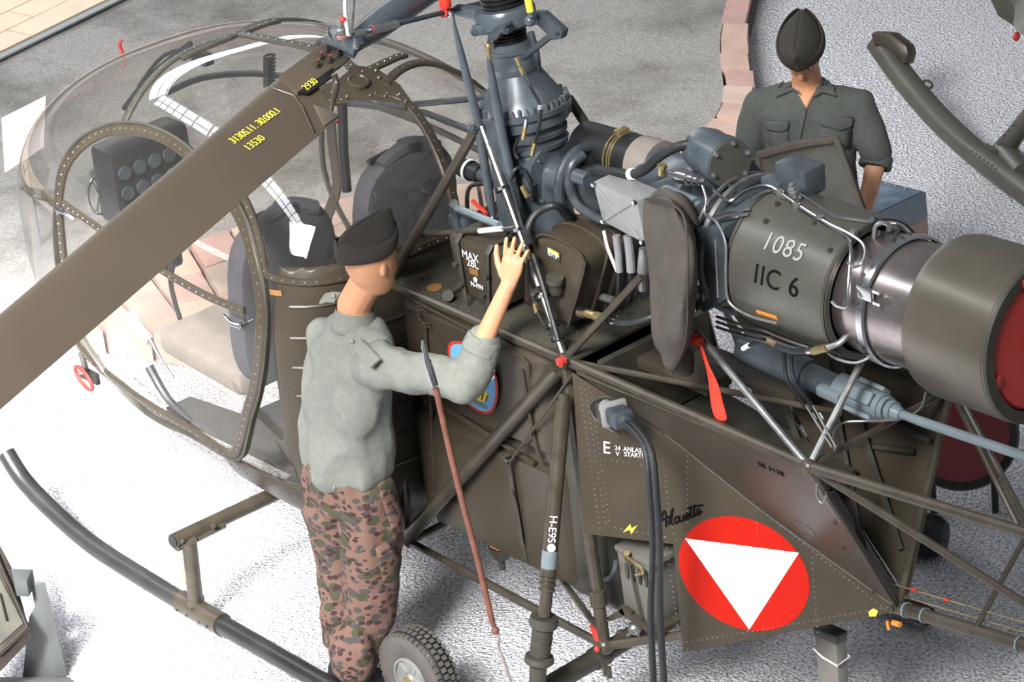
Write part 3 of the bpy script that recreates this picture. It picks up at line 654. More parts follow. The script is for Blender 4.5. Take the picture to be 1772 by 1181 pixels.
b = MB(); b.cyl(at(752, 498, z=ZL+.02), at(752, 498, z=ZL+.02)+V((0, 0, .003)), .028); obj('data_plate', b, PLT, DECK, 'oval copper data plate')
b = MB(); b.tube([at(775, 512, z=1.48), at(790, 500, z=1.49), at(812, 492, z=1.49)], .010, 8, 3); b.cyl(at(775, 512, z=1.47), at(775, 512, z=1.50), .02); obj('deck_tap', b, OLT, DECK)
# bay floor and boards behind the hub node
b = MB(); b.prism([V((.05, -.28, 1.12)), V((.05, .28, 1.12)), V((.9, .14, 1.12)), V((.9, -.14, 1.12))], (0, 0, .02)); b.box((.10, 0, 1.30), (.03, .5, .30)); obj('bay_floor', b, OLD, H)
for (x0, y0, z0, sx, sy, sz) in ((.30, -.05, 1.40, .34, .12, .045), (.45, .12, 1.36, .5, .10, .04), (.36, -.18, 1.32, .40, .07, .03)):
    b = MB(); b.box((x0, y0, z0), (sx, sy, sz), bev=.004); obj('bay_rail', b, OLV, H)

# --- small oil tank with straps and filler, forward on the deck
def block(name, quad, yb, m, bev=.018, label=None):
    """box whose near face is the photographed quad (on its plane) and which runs back to y=yb"""
    b = MB(); y0 = quad[0].y; b.prism(quad, (0, yb-y0, 0), bev); return obj(name, b, m, H, label)
q = [at(771, 404, y=-.27), at(866, 440, y=-.27), at(862, 541, y=-.27), at(794, 506, y=-.27)]
OT = block('oil_tank', q, -.02, OLV, .022, 'small olive oil tank with stencil')
for t in (.24, .80):
    a_, c_ = q[0].lerp(q[1], t), q[3].lerp(q[2], t); b = MB(); up_ = V((0, 0, 1))
    pts = [c_+V((0, -.012, -.02)), a_+V((0, -.012, -.01)), a_+V((0, .012, .012)), a_+V((0, .24, .012))]
    nn = [V((0, -1, 0)), V((0, -1, 0)), V((0, -.5, 1)).normalized(), V((0, 0, 1))]; b.ribbon(pts, nn, .022, .005)
    b.cyl(c_+V((0, -.02, .06)), c_+V((0, -.035, .06)), .010); b.cyl(a_+V((0, -.02, -.09)), a_+V((0, -.035, -.09)), .010); obj('strap', b, OLD, OT)
b = MB(); p = at(832, 435, y=-.17); b.cyl(p, p+V((0, 0, .045)), .022); b.cyl(p+V((0, 0, .04)), p+V((0, 0, .065)), .030, seg=20); obj('filler_cap', b, GRD, OT)
xr = (q[1]-q[0]).normalized(); yr = V((0, 0, 1))
c_ = at(812, 452, y=-.295); cx_, cz_ = (q[1]-q[0]).normalized(), V((-.12, 0, 1)).normalized()
text('stencil', 'MAX', at(814, 444, y=-.275), cx_, cz_, .042, WHT, OT); text('stencil', '28L', at(818, 457, y=-.275), cx_, cz_, .042, WHT, OT)
b = MB(); b.box(at(820, 471, y=-.277), (.045, .003, .022), (cx_, V((0, 1, 0)), cz_)); obj('plate', b, PLT, OT, 'small printed plate')
b = MB(); p = at(823, 484, y=-.274); b.cyl(p, p-V((0, .002, 0)), .010); obj('white_dot', b, WHT, OT); text('stencil', 'N-FIN', at(826, 495, y=-.275), cx_, cz_, .026, WHT, OT)
# --- larger rounded tank
px2 = [(916, 432), (922, 415), (940, 405), (968, 412), (1000, 432), (1012, 450), (1012, 470), (985, 565), (950, 548), (903, 525), (908, 480)]
q2 = [at(a_, c_, y=-.22) for a_, c_ in px2]; b = MB(); b.prism(q2, (0, .40, 0), .014); LT = obj('rear_oil_tank', b, OLV, H, 'rounded olive tank with filler neck')
b = MB(); b.tube([V((p.x, -.226, p.z)) for p in q2[:8]], .006, 6, 2); b.tube([V((p.x, -.12, p.z+.002)) for p in q2[1:8]], .009, 6, 2); obj('bead', b, OLV, LT)
for yy in (-.05, .1):
    b = MB(); b.ribbon([V((p.x+.004, yy, p.z+.004)) for p in q2[2:8]], [V((0, 0, 1)), V((.3, 0, 1)), V((1, 0, .6)), V((1, 0, .2)), V((1, 0, 0)), V((1, 0, -.1))], .03, .008); obj('strap', b, OLD, LT)
p = at(962, 505, y=-.24); b = MB(); b.tube([p, at(961, 480, y=-.245)], .026, 16); b.tube([at(960, 488, y=-.25), at(960, 480, y=-.25)], .032, 20); obj('filler_neck', b, OLD, LT)
b = MB(); b.box(at(958, 440, y=-.232), (.055, .003, .026), (V((1, 0, -.12)).normalized(), V((0, 1, 0)), V((.12, 0, 1)).normalized())); st_ = obj('sticker', b, WHT, LT, 'small white and yellow sticker'); 
b = MB(); b.box(at(958, 436, y=-.235), (.050, .003, .009), (V((1, 0, -.12)).normalized(), V((0, 1, 0)), V((.12, 0, 1)).normalized())); obj('sticker_band', b, YEL, LT)
text('stencil', '15W-8', at(958, 444, y=-.2345), (1, 0, -.12), (.12, 0, 1), .020, PIN, LT)
b = MB(); 
for i, (a_, c_, rr, mm) in enumerate(()): pass
f0, f1 = at(1000, 540, y=-.23), at(1130, 552, y=-.20)
T('oil_hose', [at(1050, 552, y=-.225), at(1085, 560, y=-.22), at(1130, 548, y=-.18), at(1170, 520, y=-.1)], .014, HOS, smooth=5, seg=12, label='black oil hose')
T('hose_fitting', [at(1003, 540, y=-.23), at(1016, 543, y=-.23)], .019, CHR, seg=8); T('hose_fitting', [at(1016, 543, y=-.23), at(1030, 547, y=-.23)], .015, BRS, seg=10); T('hose_fitting', [at(1030, 547, y=-.23), at(1052, 553, y=-.225)], .017, BRS, seg=8)
T('hose_fitting', [at(1060, 556, y=-.223), at(1066, 557, y=-.223)], .0165, CHR, seg=12)
T('hose_fitting', [at(1035, 512, y=-.1), at(1062, 520, y=-.1)], .014, STL, seg=8)
T('breather_hose', [at(918, 420, y=-.26), at(914, 395, y=-.26), at(930, 368, y=-.22), at(960, 356, y=-.18), at(982, 372, y=-.12), at(990, 402, y=-.08)], .014, HOS, smooth=6, seg=12, label='arched black hose')

# --- main gearbox and rotor mast
ga, gb = at(906, 182, y=0), at(870, 5, y=0); gd = (gb-ga).normalized()
def gx(s_): return ga+gd*s_
b = MB(); b.lathe([(-.62, .105), (-.52, .11), (-.40, .10), (-.26, .125), (-.20, .13), (-.15, .118), (-.145, .132), (-.13, .135), (-.125, .12), (-.11, .12), (-.105, .135), (-.09, .137), (-.085, .125), (-.07, .125), (-.06, .150), (-.02, .152), (-.018, .166), (0.0, .168), (.004, .155), (.02, .148), (.05, .128), (.09, .104), (.125, .084), (.13, .086), (.14, .086), (.145, .08), (.175, .072), (.18, .072)], ga, gd, 56)
GBX = obj('main_gearbox', b, GRB, H, 'blue-grey main gearbox')
gi, gj, _ = frame_axes(gd)
b = MB()
for k_ in range(20):
    a_ = 2*PI*k_/20; d_ = gi*math.cos(a_)+gj*math.sin(a_); b.bolt(gx(.002)+d_*.153, gd, .0065, .016)
obj('flange_bolts', b, STL, GBX, kind='stuff')
b = MB()
for k_ in range(20):
    a_ = 2*PI*(k_+.5)/20; d_ = gi*math.cos(a_)+gj*math.sin(a_); s_ = gd.cross(d_); b.box(gx(.012)+d_*.148, (.012, .03, .03), (s_, d_, gd), .003)
obj('flange_webs', b, GRB, GBX, kind='stuff')
for n_ in (N1, N2):
    b = MB(); b.box(n_.lerp(gx(-.04), .25), (.10, .05, .07), bev=.01); b.bolt(n_+V((0, -.03, 0)), (0, -1, 0), .012, .01); obj('mounting_lug', b, GRB, GBX)
b = MB(); b.prism([at(838, 208, y=-.19), at(856, 212, y=-.19), at(905, 405, y=-.19), at(865, 400, y=-.19)], (0, .03, 0), .004); obj('side_casting', b, GRD, GBX)
text('cast_number', '4 6 9 0 3 3', at(876, 345, y=-.193), V(at(885, 400, y=-.19)-at(862, 290, y=-.19)), (1, 0, .3), .028, GRB, GBX, thick=.002)
b = MB(); b.tube([gx(.175), gx(.235)], .074, 32); b.tube([gx(.20), gx(.21)], .080, 32); ml = at(850, 85, y=-.09); COL = obj('mast_collar', b, GRB, H)
def bellow(name, s0, s1, r, n, par):
    b = MB(); prof = []
    for k_ in range(n): h = s0+(s1-s0)*k_/n; st = (s1-s0)/n; prof += [(h, r*.86), (h+st*.4, r), (h+st*.6, r), (h+st*.98, r*.86)]
    b.lathe(prof, ga, gd, 32); return obj(name, b, BLK, par, 'black rubber bellows')
bellow('bellows', .235, .295, .062, 5, H)
b = MB(); b.lathe([(.285, .06), (.29, .095), (.30, .106), (.345, .108), (.36, .10), (.362, .08)], ga, gd, 40); SW = obj('swashplate', b, GRB, H, 'grey swashplate')
for a0, ln, dz in ((200, .19, .0), (262, .13, -.02), (20, .14, .0), (320, .13, 0)):
    d_ = (V((math.cos(R_(a0)), math.sin(R_(a0)), 0))); s_ = gd.cross(d_).normalized(); c_ = gx(.325+dz)
    b = MB(); b.prism([c_+d_*.08-s_*.035-gd*.02, c_+d_*.08+s_*.035-gd*.02, c_+d_*ln+s_*.014-gd*.015, c_+d_*ln-s_*.014-gd*.015], gd*.036, .004); b.bolt(c_+d_*ln, V((0, -1, 0)), .012, .012); obj('swashplate_arm', b, GRB, SW)
bellow('bellows', .362, .46, .078, 6, H)
b = MB(); b.tube([gx(.45), gx(.62)], .05, 24); b.tube([gx(.52), gx(.60)], .12, 32); RH = obj('rotor_hub', b, GRB, H)
# scissor link, right
T('scissor_link', [at(905, 100, y=-.06), at(958, 58, y=-.04)], .012, GRD); b = MB(); b.prism([at(922, 20, y=-.05), at(938, 22, y=-.05), at(974, 54, y=-.05), at(970, 68, y=-.05), at(955, 70, y=-.05), at(928, 42, y=-.05)], (0, .03, 0), .005); b.bolt(at(965, 58, y=-.05), (0, -1, 0), .006, .008); b.bolt(at(930, 30, y=-.05), (0, -1, 0), .006, .008); obj('scissor_link', b, GRD, H)
b = MB(); c_ = at(852, 82, y=-.10); b.prism([at(842, 72, y=-.1), at(858, 70, y=-.1), at(876, 45, y=-.1), at(866, 42, y=-.1), at(845, 55, y=-.1)], (0, .03, 0), .003); b.bolt(at(848, 76, y=-.1), (0, -1, 0), .009, .01); obj('rod_bracket', b, GRD, H)
# control rods
b = MB(); b.tube([at(786, 42, y=-.20), at(797, 90, y=-.20), at(826, 205, y=-.17), at(848, 345, y=-.14), at(853, 375, y=-.14)], [.006, .013, .0165, .0165, .009], 14); cr_ = obj('control_rod', b, GRB, H, 'tapered blue-grey control rod')
b = MB(); b.tube([at(783, 26, y=-.20), at(786, 46, y=-.20)], .007, 8); b.ball(at(781, 26, y=-.20), .013); b.ball(at(853, 378, y=-.14), .014); obj('rod_end', b, CHR, cr_)
b = MB(); b.tube([at(846, 98, y=-.19), at(852, 140, y=-.19), at(868, 230, y=-.19), at(886, 312, y=-.17)], [.008, .015, .018, .016], 14); cr_ = obj('control_rod', b, GRB, H, 'tapered blue-grey control rod')
b = MB(); b.tube([at(845, 82, y=-.19), at(847, 102, y=-.19)], .008, 8); b.ball(at(845, 80, y=-.19), .013); obj('rod_end', b, BRS, cr_)
b = MB(); b.tube([at(918, 55, y=.02), at(928, 90, y=.02), at(935, 150, y=.05)], .012, 12); obj('control_rod', b, GRD, H)
# yellow capped pipe
T('mast_pipe', [at(911, -14, y=-.1), at(915, 4, y=-.1), at(918, 20, y=-.1)], .013, YEL, seg=10, label='bright yellow pipe end')
b = MB(); b.tube([at(918, 20, y=-.1), at(920, 30, y=-.1)], .012, 10); b.ball(at(917, 36, y=-.1), .020); obj('pipe_joint', b, GRB, H)
# brass-ended grease hoses
def hose(px, y, r=.007, m=HOS, fit=None, name='grease_hose', label=None):
    P = [at(a_, c_, y=yy) for (a_, c_), yy in zip(px, y if isinstance(y, (list, tuple)) else [y]*len(px))]
    o = T(name, P, r, m, smooth=5, seg=8, label=label)
    for (a_, c_, d_, e_, yy, mm) in (fit or []): T('fitting', [at(a_, c_, y=yy), at(d_, e_, y=yy)], r*1.5, mm, seg=6, parent=o)
    return o
hose([(910, 132), (920, 155), (933, 178), (935, 200), (930, 235), (923, 250)], [-.12, -.13, -.17, -.18, -.16, -.15], .006, fit=[(893, 100, 900, 114, -.09, BRS), (900, 116, 906, 130, -.1, BRS), (926, 244, 920, 268, -.15, BRS), (934, 180, 934, 188, -.18, CHR)])
hose([(897, 240), (890, 260), (896, 275)], -.15, .006, fit=[(911, 205, 909, 218, -.16, CHR), (909, 218, 905, 240, -.15, BRS)])
hose([(884, 315), (890, 295), (904, 292), (918, 320), (920, 345)], [-.18, -.17, -.14, -.13, -.13], .007, fit=[(903, 322, 913, 342, -.14, BRS)])
# hoses strapped along the bright strut
hose([(888, 330), (898, 370), (912, 420), (914, 455), (917, 490), (930, 540), (952, 580)], [-.22, -.23, -.25, -.27, -.28, -.30, -.31], .006, fit=[(913, 432, 916, 448, -.27, BRS), (925, 525, 929, 541, -.30, BRS)], name='strapped_hose')
hose([(906, 440), (925, 480), (945, 530), (962, 575), (972, 600)], [-.24, -.26, -.28, -.30, -.31], .008, m=STL, name='strapped_hose')
hose([(922, 440), (938, 490), (952, 540), (966, 590)], [-.26, -.28, -.30, -.32], .010, m=HOS, name='strapped_hose')
b = MB()
for (px, py) in ((884, 317), (905, 388), (912, 420), (932, 500), (946, 548), (956, 570)):
    t = (py-210)/(610-210.); p = N1.lerp(A, max(0, min(1, t))); b.tube([p, p+(A-N1).normalized()*.012], .027, 10)
obj('clips', b, BLK, H)
T('pipe_clamp', [at(922, 508, y=-.29), at(934, 500, y=-.29)], .012, CHR, seg=8)
# --- levers, servo, linkage forward of the gearbox
T('control_lever', [at(790, 360, y=-.15), at(865, 390, y=-.2)], .014, GRL, seg=8, label='pale grey control lever'); T('control_lever', [at(782, 352, y=-.12), at(792, 395, y=-.12), at(800, 415, y=-.12)], .013, GRB, seg=8)
b = MB(); b.box(at(800, 385, y=-.08), (.10, .06, .06), bev=.012); b.cyl(at(785, 352, y=-.16), at(785, 352, y=-.06), .016); obj('bell_crank', b, GRB, H)
T('link_rod', [at(712, 408, y=-.22), at(832, 398, y=-.24)], .011, OLT); T('link_rod', [at(830, 400, y=-.245), at(868, 396, y=-.245)], .010, WHG, label='white sleeved link rod'); T('link_rod', [at(866, 396, y=-.245), at(893, 392, y=-.245)], .004, STL)
T('servo_hose', [at(838, 318, y=0), at(815, 322, y=-.02), at(808, 345, y=-.04), at(812, 395, y=-.05)], .008, HOS, smooth=4); T('red_lever', [at(818, 348, y=-.06), at(842, 370, y=-.08)], .008, REF, seg=6, label='red painted lever')
b = MB(); c_, d_ = at(800, 290, y=.05), at(832, 302, y=.05); b.cyl(c_, d_, .034, seg=20); b.cyl(c_.lerp(d_, .35), c_.lerp(d_, .5), .038, seg=20); sv = obj('servo_unit', b, BLK, H)
b = MB(); b.cyl(c_.lerp(d_, .36), c_.lerp(d_, .46), .041, seg=20); obj('servo_band', b, WHG, sv); b = MB(); b.cyl(d_, d_.lerp(c_, -.9), .026, seg=12); b.box(d_.lerp(c_, -.8), (.05, .04, .06), bev=.006); obj('servo_body', b, GRD, sv)
for a_, c_, d_, e_ in ((870, 418, 878, 398), (890, 420, 893, 395), (862, 422, 850, 418)): T('deck_fitting', [at(a_, c_, y=-.15), at(d_, e_, y=-.15)], .010, STL, seg=8)
b = MB(); b.box(at(878, 425, y=-.12), (.12, .08, .06), bev=.012); obj('mount_block', b, GRB, H)

# --- engine line
def ex(x, z=None): return V((x, 0, 1.945 if z is None else z))
e0_, e1_ = at(960, 300, y=0), at(1010, 318, y=0)
b = MB(); b.lathe([(-.10, .12), (0, .115), (.02, .125), (.035, .125), (.04, .07), (.10, .055), (.13, .06)], e0_+V((-.03, 0, 0)), (1, 0, -.05), 32); CP = obj('input_housing', b, GRB, H)
b = MB()
for k_ in range(8): a_ = 2*PI*k_/8; b.bolt(e0_+V((.003, .108*math.cos(a_), .108*math.sin(a_))), (1, 0, 0), .007, .01)
obj('housing_bolts', b, STL, CP)
T('heater_hose', [e1_+V((0, math.cos(t)*.115, math.sin(t)*.13)) for t in [2*PI*i/12 for i in range(12)]], .019, GRD, seg=10, smooth=3, closed=True, label='worn wrapped ring hose')
T('heater_hose', [at(1010, 268, y=-.05), at(990, 285, y=-.1), at(985, 320, y=-.12), at(1000, 355, y=-.12), at(1035, 378, y=-.12), at(1075, 385, y=-.1)], .017, GRD, smooth=5, seg=10)
b = MB(); b.lathe([(0, .06), (.03, .085), (.12, .085), (.14, .06)], e1_, (1, 0, -.02), 24); obj('coupling', b, GRD, H)
d0, d1 = at(1012, 252, y=.12), at(1118, 282, y=.12); dv_ = (d1-d0)
DR = .088
b = MB(); b.lathe([(0, DR*.92), (.006, DR), (dv_.length*.95, DR), (dv_.length, DR*.98)], d0, dv_, 36); DU = obj('intake_duct', b, BLK, H, 'large black rubber duct')
b = MB()
for t in (.60, .66, .70): b.tube([d0+dv_*t, d0+dv_*(t+.02)], DR+.003, 36)
b.box(d0+dv_*.64+V((0, 0, DR+.006)), (.03, .05, .02), bev=.003); obj('duct_clamps', b, BRS, DU)
b = MB(); b.lathe([(0, DR*1.04), (.10, DR*1.04)], d1-dv_*.06, dv_, 36); obj('duct_band', b, SEG, DU, 'pale cream band')
b = MB(); b.lathe([(0, DR*.95), (.10, DR*1.0), (.22, DR*1.25), (.34, DR*1.9), (.40, DR*2.3), (.42, DR*2.3)], d1, V((1, -.17, -.10)), 40); obj('intake_cone', b, GRB, H, 'blue-grey flared intake casing')
# accessory drum with the round cover
c_ = at(1262, 283, y=-.02); nd = V((.97, -.22, .02)).normalized(); back = -nd
b = MB(); b.lathe([(0, .082), (-.012, .084), (-.05, .084), (-.055, .078), (-.13, .080), (-.18, .07)], c_, nd, 36); AD = obj('accessory_drum', b, GRB, H, 'blue-grey accessory drum')
b = MB(); b.lathe([(0, .080), (.008, .079), (.010, .001)], c_, nd, 36)
ai, aj, _ = frame_axes(nd)
obj('drum_cover', b, COW, AD, 'round flat cover plate'); b = MB()
for k_ in range(6): a_ = 2*PI*k_/6+.3; b.bolt(c_+nd*.008+(ai*math.cos(a_)+aj*math.sin(a_))*.070, nd, .007, .009)
obj('cover_bolts', b, STL, AD)
b = MB(); P = ex(.50, 1.97); b.lathe([(-.20, .08), (-.10, .12), (0, .15), (.10, .17), (.20, .20), (.28, .21)], ex(.46), (1, 0, 0), 40); EC = obj('engine_casing', b, GRB, H, 'blue-grey engine front casing')
b = MB(); b.prism([at(1090, 330, y=-.05), at(1180, 300, y=-.05), at(1230, 300, y=-.05), at(1240, 350, y=-.05), at(1200, 380, y=-.05)], (0, .18, 0), .02); obj('gear_casing', b, GRB, EC)
b = MB(); b.prism([at(1196, 398, y=-.21), at(1252, 392, y=-.21), at(1256, 520, y=-.21), at(1212, 545, y=-.21)], (0, .25, 0), .012); OC = obj('oil_cooler', b, GRD, H, 'dark blue-grey upright casing'); b = MB(); b.tube([at(1212, 420, y=-.213), at(1218, 520, y=-.213)], .005, 6); b.tube([at(1238, 415, y=-.213), at(1243, 515, y=-.213)], .005, 6); obj('casing_rib', b, STL, OC)
b = MB(); fc = ex(.62); b.lathe([(-.012, .225), (-.012, .240), (.006, .240), (.006, .225)], fc, (1, 0, 0), 48, cap=False); b.lathe([(-.05, .225), (-.05, .236), (-.04, .236), (-.04, .225)], fc, (1, 0, 0), 48, cap=False); obj('flange_ring', b, STL, EC)
b = MB(); b.cyl(at(1150, 340, y=-.12), at(1205, 362, y=-.12), .040, seg=20); b.cyl(at(1205, 362, y=-.12), at(1212, 365, y=-.12), .03); obj('starter_motor', b, GRL, EC, 'pale blue-grey starter motor')
b = MB(); b.box(at(1205, 325, y=.0), (.10, .08, .06), bev=.01); b.box(at(1240, 350, y=-.05), (.10, .10, .05), bev=.01); b.box(at(1290, 330, y=.05), (.12, .1, .06), bev=.012); obj('pump_block', b, GRD, EC)
b = MB(); P0, P1 = at(1160, 300, y=-.15), at(1220, 316, y=-.15); dl = P1-P0; b.tube([P0, P0+dl*.25], .010, 10); b.tube([P0+dl*.22, P0+dl*.30], .020, 14); b.tube([P0+dl*.30, P0+dl*.55], .026, 16); b.tube([P0+dl*.55, P0+dl*.70], .020, 14); b.tube([P0+dl*.7, P0+dl*.82], .016, 12); b.tube([P0+dl*.82, P1], .010, 10); obj('sensor', b, CHR, H, 'bright stepped pressure sensor')
b = MB(); b.cyl(at(1145, 302, y=-.14), at(1146, 288, y=-.14), .014); b.cyl(at(1146, 290, y=-.14), at(1146, 285, y=-.14), .018, seg=6); obj('valve', b, BRS, H)
T('sensor_pipe', [at(1215, 320, y=-.15), at(1222, 345, y=-.16), at(1220, 370, y=-.18), at(1240, 385, y=-.2), at(1255, 420, y=-.22), at(1256, 470, y=-.24), at(1258, 510, y=-.24), at(1268, 530, y=-.24), at(1300, 548, y=-.24), at(1345, 560, y=-.24)], .005, STL, smooth=5)
# big hose over the casing
b = MB(); b.tube([at(1000, 310, y=-.12), at(1020, 298, y=-.13), at(1060, 298, y=-.13), at(1092, 302, y=-.12), at(1118, 292, y=-.1), at(1145, 268, y=-.08), at(1180, 252, y=-.05), at(1212, 252, y=-.02), at(1232, 268, y=0)], .017, 12, 6); ph = obj('pressure_hose', b, HOS, H, 'thick black hose over the engine'); T('clip', [at(1091, 302, y=-.12), at(1096, 301, y=-.12)], .021, WHG, seg=14, parent=ph)
# silver ignition box
qb = [at(1024, 314, y=-.22), at(1102, 348, y=-.22), at(1117, 424, y=-.22), at(1042, 384, y=-.22)]
b = MB(); b.prism(qb, (.0, .11, 0), .008); IB = obj('ignition_box', b, GRM, H, 'grey box with a raised cross on its lid')
b = MB(); cc = sum(qb, V())/4
for i in range(4):
    p = qb[i].lerp(cc, .10)+V((0, -.001, 0)); b.cyl(p, p+V((0, -.010, 0)), .010, .007, 14)
obj('box_screws', b, CHR, IB); b = MB()
b.tube([qb[0].lerp(cc, .2)+V((0, -.002, 0)), qb[2].lerp(cc, .2)+V((0, -.002, 0))], .0035, 6); b.tube([qb[1].lerp(cc, .3)+V((0, -.002, 0)), qb[3].lerp(cc, .3)+V((0, -.002, 0))], .0035, 6); obj('raised_cross', b, GRM, IB)
for k_ in range(6):
    p = qb[1].lerp(qb[2], .12+.15*k_)+V((.0, .05, 0)); b = MB(); b.cyl(p, p+V((.022, 0, 0)), .0085, seg=10); b.cyl(p+V((.022, 0, 0)), p+V((.032, 0, 0)), .0055, seg=8); obj('plug', b, CHR, IB)
b = MB(); b.cyl(at(1018, 312, y=-.16), at(1018, 312, y=-.16)+V((-.06, 0, 0)), .026); obj('box_bracket', b, GRB, IB)
for a_, r_ in ((1068, .013), (1088, .015)):
    T('wire_loom', [at(a_-2, 408, y=-.19), at(a_+2, 440, y=-.19), at(a_+4, 470, y=-.19)], r_, GRM, seg=10, smooth=3); T('wire_loom', [at(a_+2, 445, y=-.19), at(a_+4, 480, y=-.18), at(a_+2, 520, y=-.16)], .012, BLK, seg=8, smooth=3)
T('white_sleeve', [at(1045, 400, y=-.15), at(1052, 430, y=-.15), at(1068, 470, y=-.15)], .006, WHG, smooth=4)
b = MB(); b.tube([at(1113, 430, y=-.18), at(1113, 470, y=-.18)], [.014, .022], 12); b.tube([at(1113, 470, y=-.18), at(1112, 500, y=-.17)], .018, 10); obj('filter_bowl', b, STL, H)
# engine cowl, combustion section and jet pipe
cwL, cwR = at(1342, 442, y=0), at(1510, 503, y=0); ed = (V((1.0, 0, .012))).normalized()
RC = .232
b = MB(); Lc = (cwR-cwL).length; b.lathe([(-.004, RC*.93), (0, RC), (Lc*.5, RC*1.02), (Lc, RC*1.0), (Lc+.012, RC*.985), (Lc+.012, RC*.9), (Lc-.02, RC*.9)], cwL, ed, 64, cap=False); CW = obj('engine_cowl', b, COW, H, 'green-grey engine cowl with stencils')
b = MB(); b.lathe([(0, RC+.004), (.012, RC+.004)], cwL, ed, 64, cap=False); b.lathe([(0, RC+.004), (.014, RC+.004)], cwR-ed*.004, ed, 64, cap=False); obj('cowl_band', b, OLD, CW)
ei, ej = V((0, 1, 0)), V((0, 0, 1))
def cyl_warp(o, r, a0):
    def f(x, y, z):
        a = a0-y/r; return o+ed*x+(V((0, -1, 0))*math.cos(a)+V((0, 0, 1))*-math.sin(a))*(r+z)
    return f
def cowl_pt(px, py, r):
    """station along the axis and angle where the view ray meets the cowl cylinder"""
    v = ray(px, py); o = CAM-cwL; oy, oz = o.y, o.z; a = v.y**2+v.z**2; b_ = oy*v.y+oz*v.z; c2 = oy*oy+oz*oz-r*r; t = (-b_-math.sqrt(b_*b_-a*c2))/a; p = CAM+v*t
    return p, math.atan2(-(p.z-cwL.z), -(p.y-cwL.y))
def stencil(body, px, py, size, m, r=RC*1.02):
    p, a0 = cowl_pt(px, py, r); o = V((p.x, cwL.y, cwL.z+(p.x-cwL.x)*.012))
    text('stencil', body, None, (1, 0, 0), (0, 0, 1), size*1.18, m, CW, warp=cyl_warp(o, r, a0), space=1.1)
stencil('IIC 6', 1343, 489, .078, PIN); stencil('1085', 1356, 430, .072, WRN)
b = MB()
for a_, c_ in ((1326, 384), (1437, 434), (1346, 355), (1410, 388)):
    p, an = cowl_pt(a_, c_, RC*1.01); n_ = V((0, -math.cos(an), -math.sin(an))); b.bolt(p, n_, .008, .010)
obj('cowl_screws', b, OLT, CW)
p, an = cowl_pt(1327, 545, RC*1.02); b = MB(); pa, pb = cowl_pt(1310, 540, RC*1.02)[0], cowl_pt(1345, 551, RC*1.02)[0]; n_ = V((0, -math.cos(an), -math.sin(an))); b.ribbon([pa, p, pb], [n_]*3, .016, .002); obj('orange_dash', b, ORG, CW, 'orange paint dash')
b = MB(); b.lathe([(Lc-.04, RC*.80), (Lc+.05, RC*.86), (Lc+.10, RC*.88), (Lc+.16, RC*.87), (Lc+.30, RC*.86), (Lc+.50, RC*.9)], cwL, ed, 56); CB = obj('combustion_section', b, STE, H, 'bare heat-tinted steel section')
b = MB(); b.lathe([(Lc+.125, RC*.90), (Lc+.13, RC*.935), (Lc+.155, RC*.935), (Lc+.16, RC*.90)], cwL, ed, 56, cap=False); obj('clamp_ring', b, CHR, CB)
b = MB(); pa = at(1497, 508, y=-.20); b.box(pa, (.06, .012, .045), bev=.003); b.box(pa+V((.05, .0, .02)), (.03, .012, .01)); b.box(pa+V((.05, .0, -.02)), (.03, .012, .01)); obj('clamp_bracket', b, CHR, CB)
nzs = Lc+.36; RN = .262
b = MB(); b.lathe([(nzs-.03, RC*.84), (nzs, RN*.97), (nzs+.03, RN), (nzs+.30, RN*1.01), (nzs+.335, RN*1.0), (nzs+.34, RN*.86), (nzs+.30, RN*.84)], cwL, (1, 0, .035), 64, cap=False); JP = obj('jet_pipe', b, JET, H, 'wide olive jet pipe')
nd2 = V((1, 0, .035)).normalized()
b = MB(); b.lathe([(nzs+.325, RN*1.005), (nzs+.345, RN*.99), (nzs+.345, RN*.85), (nzs+.32, RN*.84)], cwL, nd2, 64, cap=False); obj('pipe_lip', b, OLD, JP)
cc_ = cwL+nd2*(nzs+.322)
JPC = thing('exhaust_cover', 'red disc cover plugging the wide jet pipe at the right edge', 'cover', cc_)
b = MB(); b.lathe([(0, RN*.83), (.006, RN*.83), (.014, RN*.80), (.016, .001)], cc_, nd2, 56); obj('disc', b, RED, JPC)
for a_ in (75, 165, 255, 345):
    d_ = V((0, -math.cos(R_(a_)), math.sin(R_(a_)))); b = MB(); b.box(cc_+d_*RN*.84+nd2*.018, (.012, .035, .05), (nd2, d_.cross(nd2), d_), .003); obj('tab', b, RED, JPC)
b = MB(); hp = cc_+nd2*.02+V((0, -.03, 0)); b.tube([hp+V((0, .0, .03)), hp+V((.03, -.01, .01)), hp+V((.03, 0, -.02)), hp+V((.0, .01, -.03))], .009, 8, 3); obj('pull_loop', b, REF, JPC)
# pipework over the cowl
def cw(px, py, k=1.06): return cowl_pt(px, py, RC*k)[0]
PP = [[(1235, 330), (1262, 348), (1290, 330), (1330, 322), (1370, 348), (1430, 385), (1470, 405), (1495, 425), (1495, 450), (1480, 462), (1468, 455)],
      [(1300, 345), (1330, 330), (1355, 340), (1390, 365), (1440, 395), (1468, 415), (1472, 440), (1468, 500), (1466, 530), (1450, 530), (1440, 522)],
      [(1370, 330), (1400, 345), (1440, 372), (1480, 380), (1520, 385), (1555, 388), (1575, 405)],
      [(1235, 380), (1265, 376), (1295, 370)], [(1240, 372), (1270, 366), (1298, 362)]]
for P in PP:
    pts = []
    for q_ in P:
        try: pts.append(cw(*q_))
        except ValueError: pts.append(at(*q_, y=.05))
    T('fuel_pipe', pts, .0058, CHR, smooth=5, seg=8)
for a_, c_ in ((1378, 358), (1418, 380), (1350, 335), (1478, 405)):
    b = MB(); p = cw(a_, c_, 1.05); b.box(p, (.02, .02, .03), bev=.003); obj('pipe_clip', b, STL, CW)
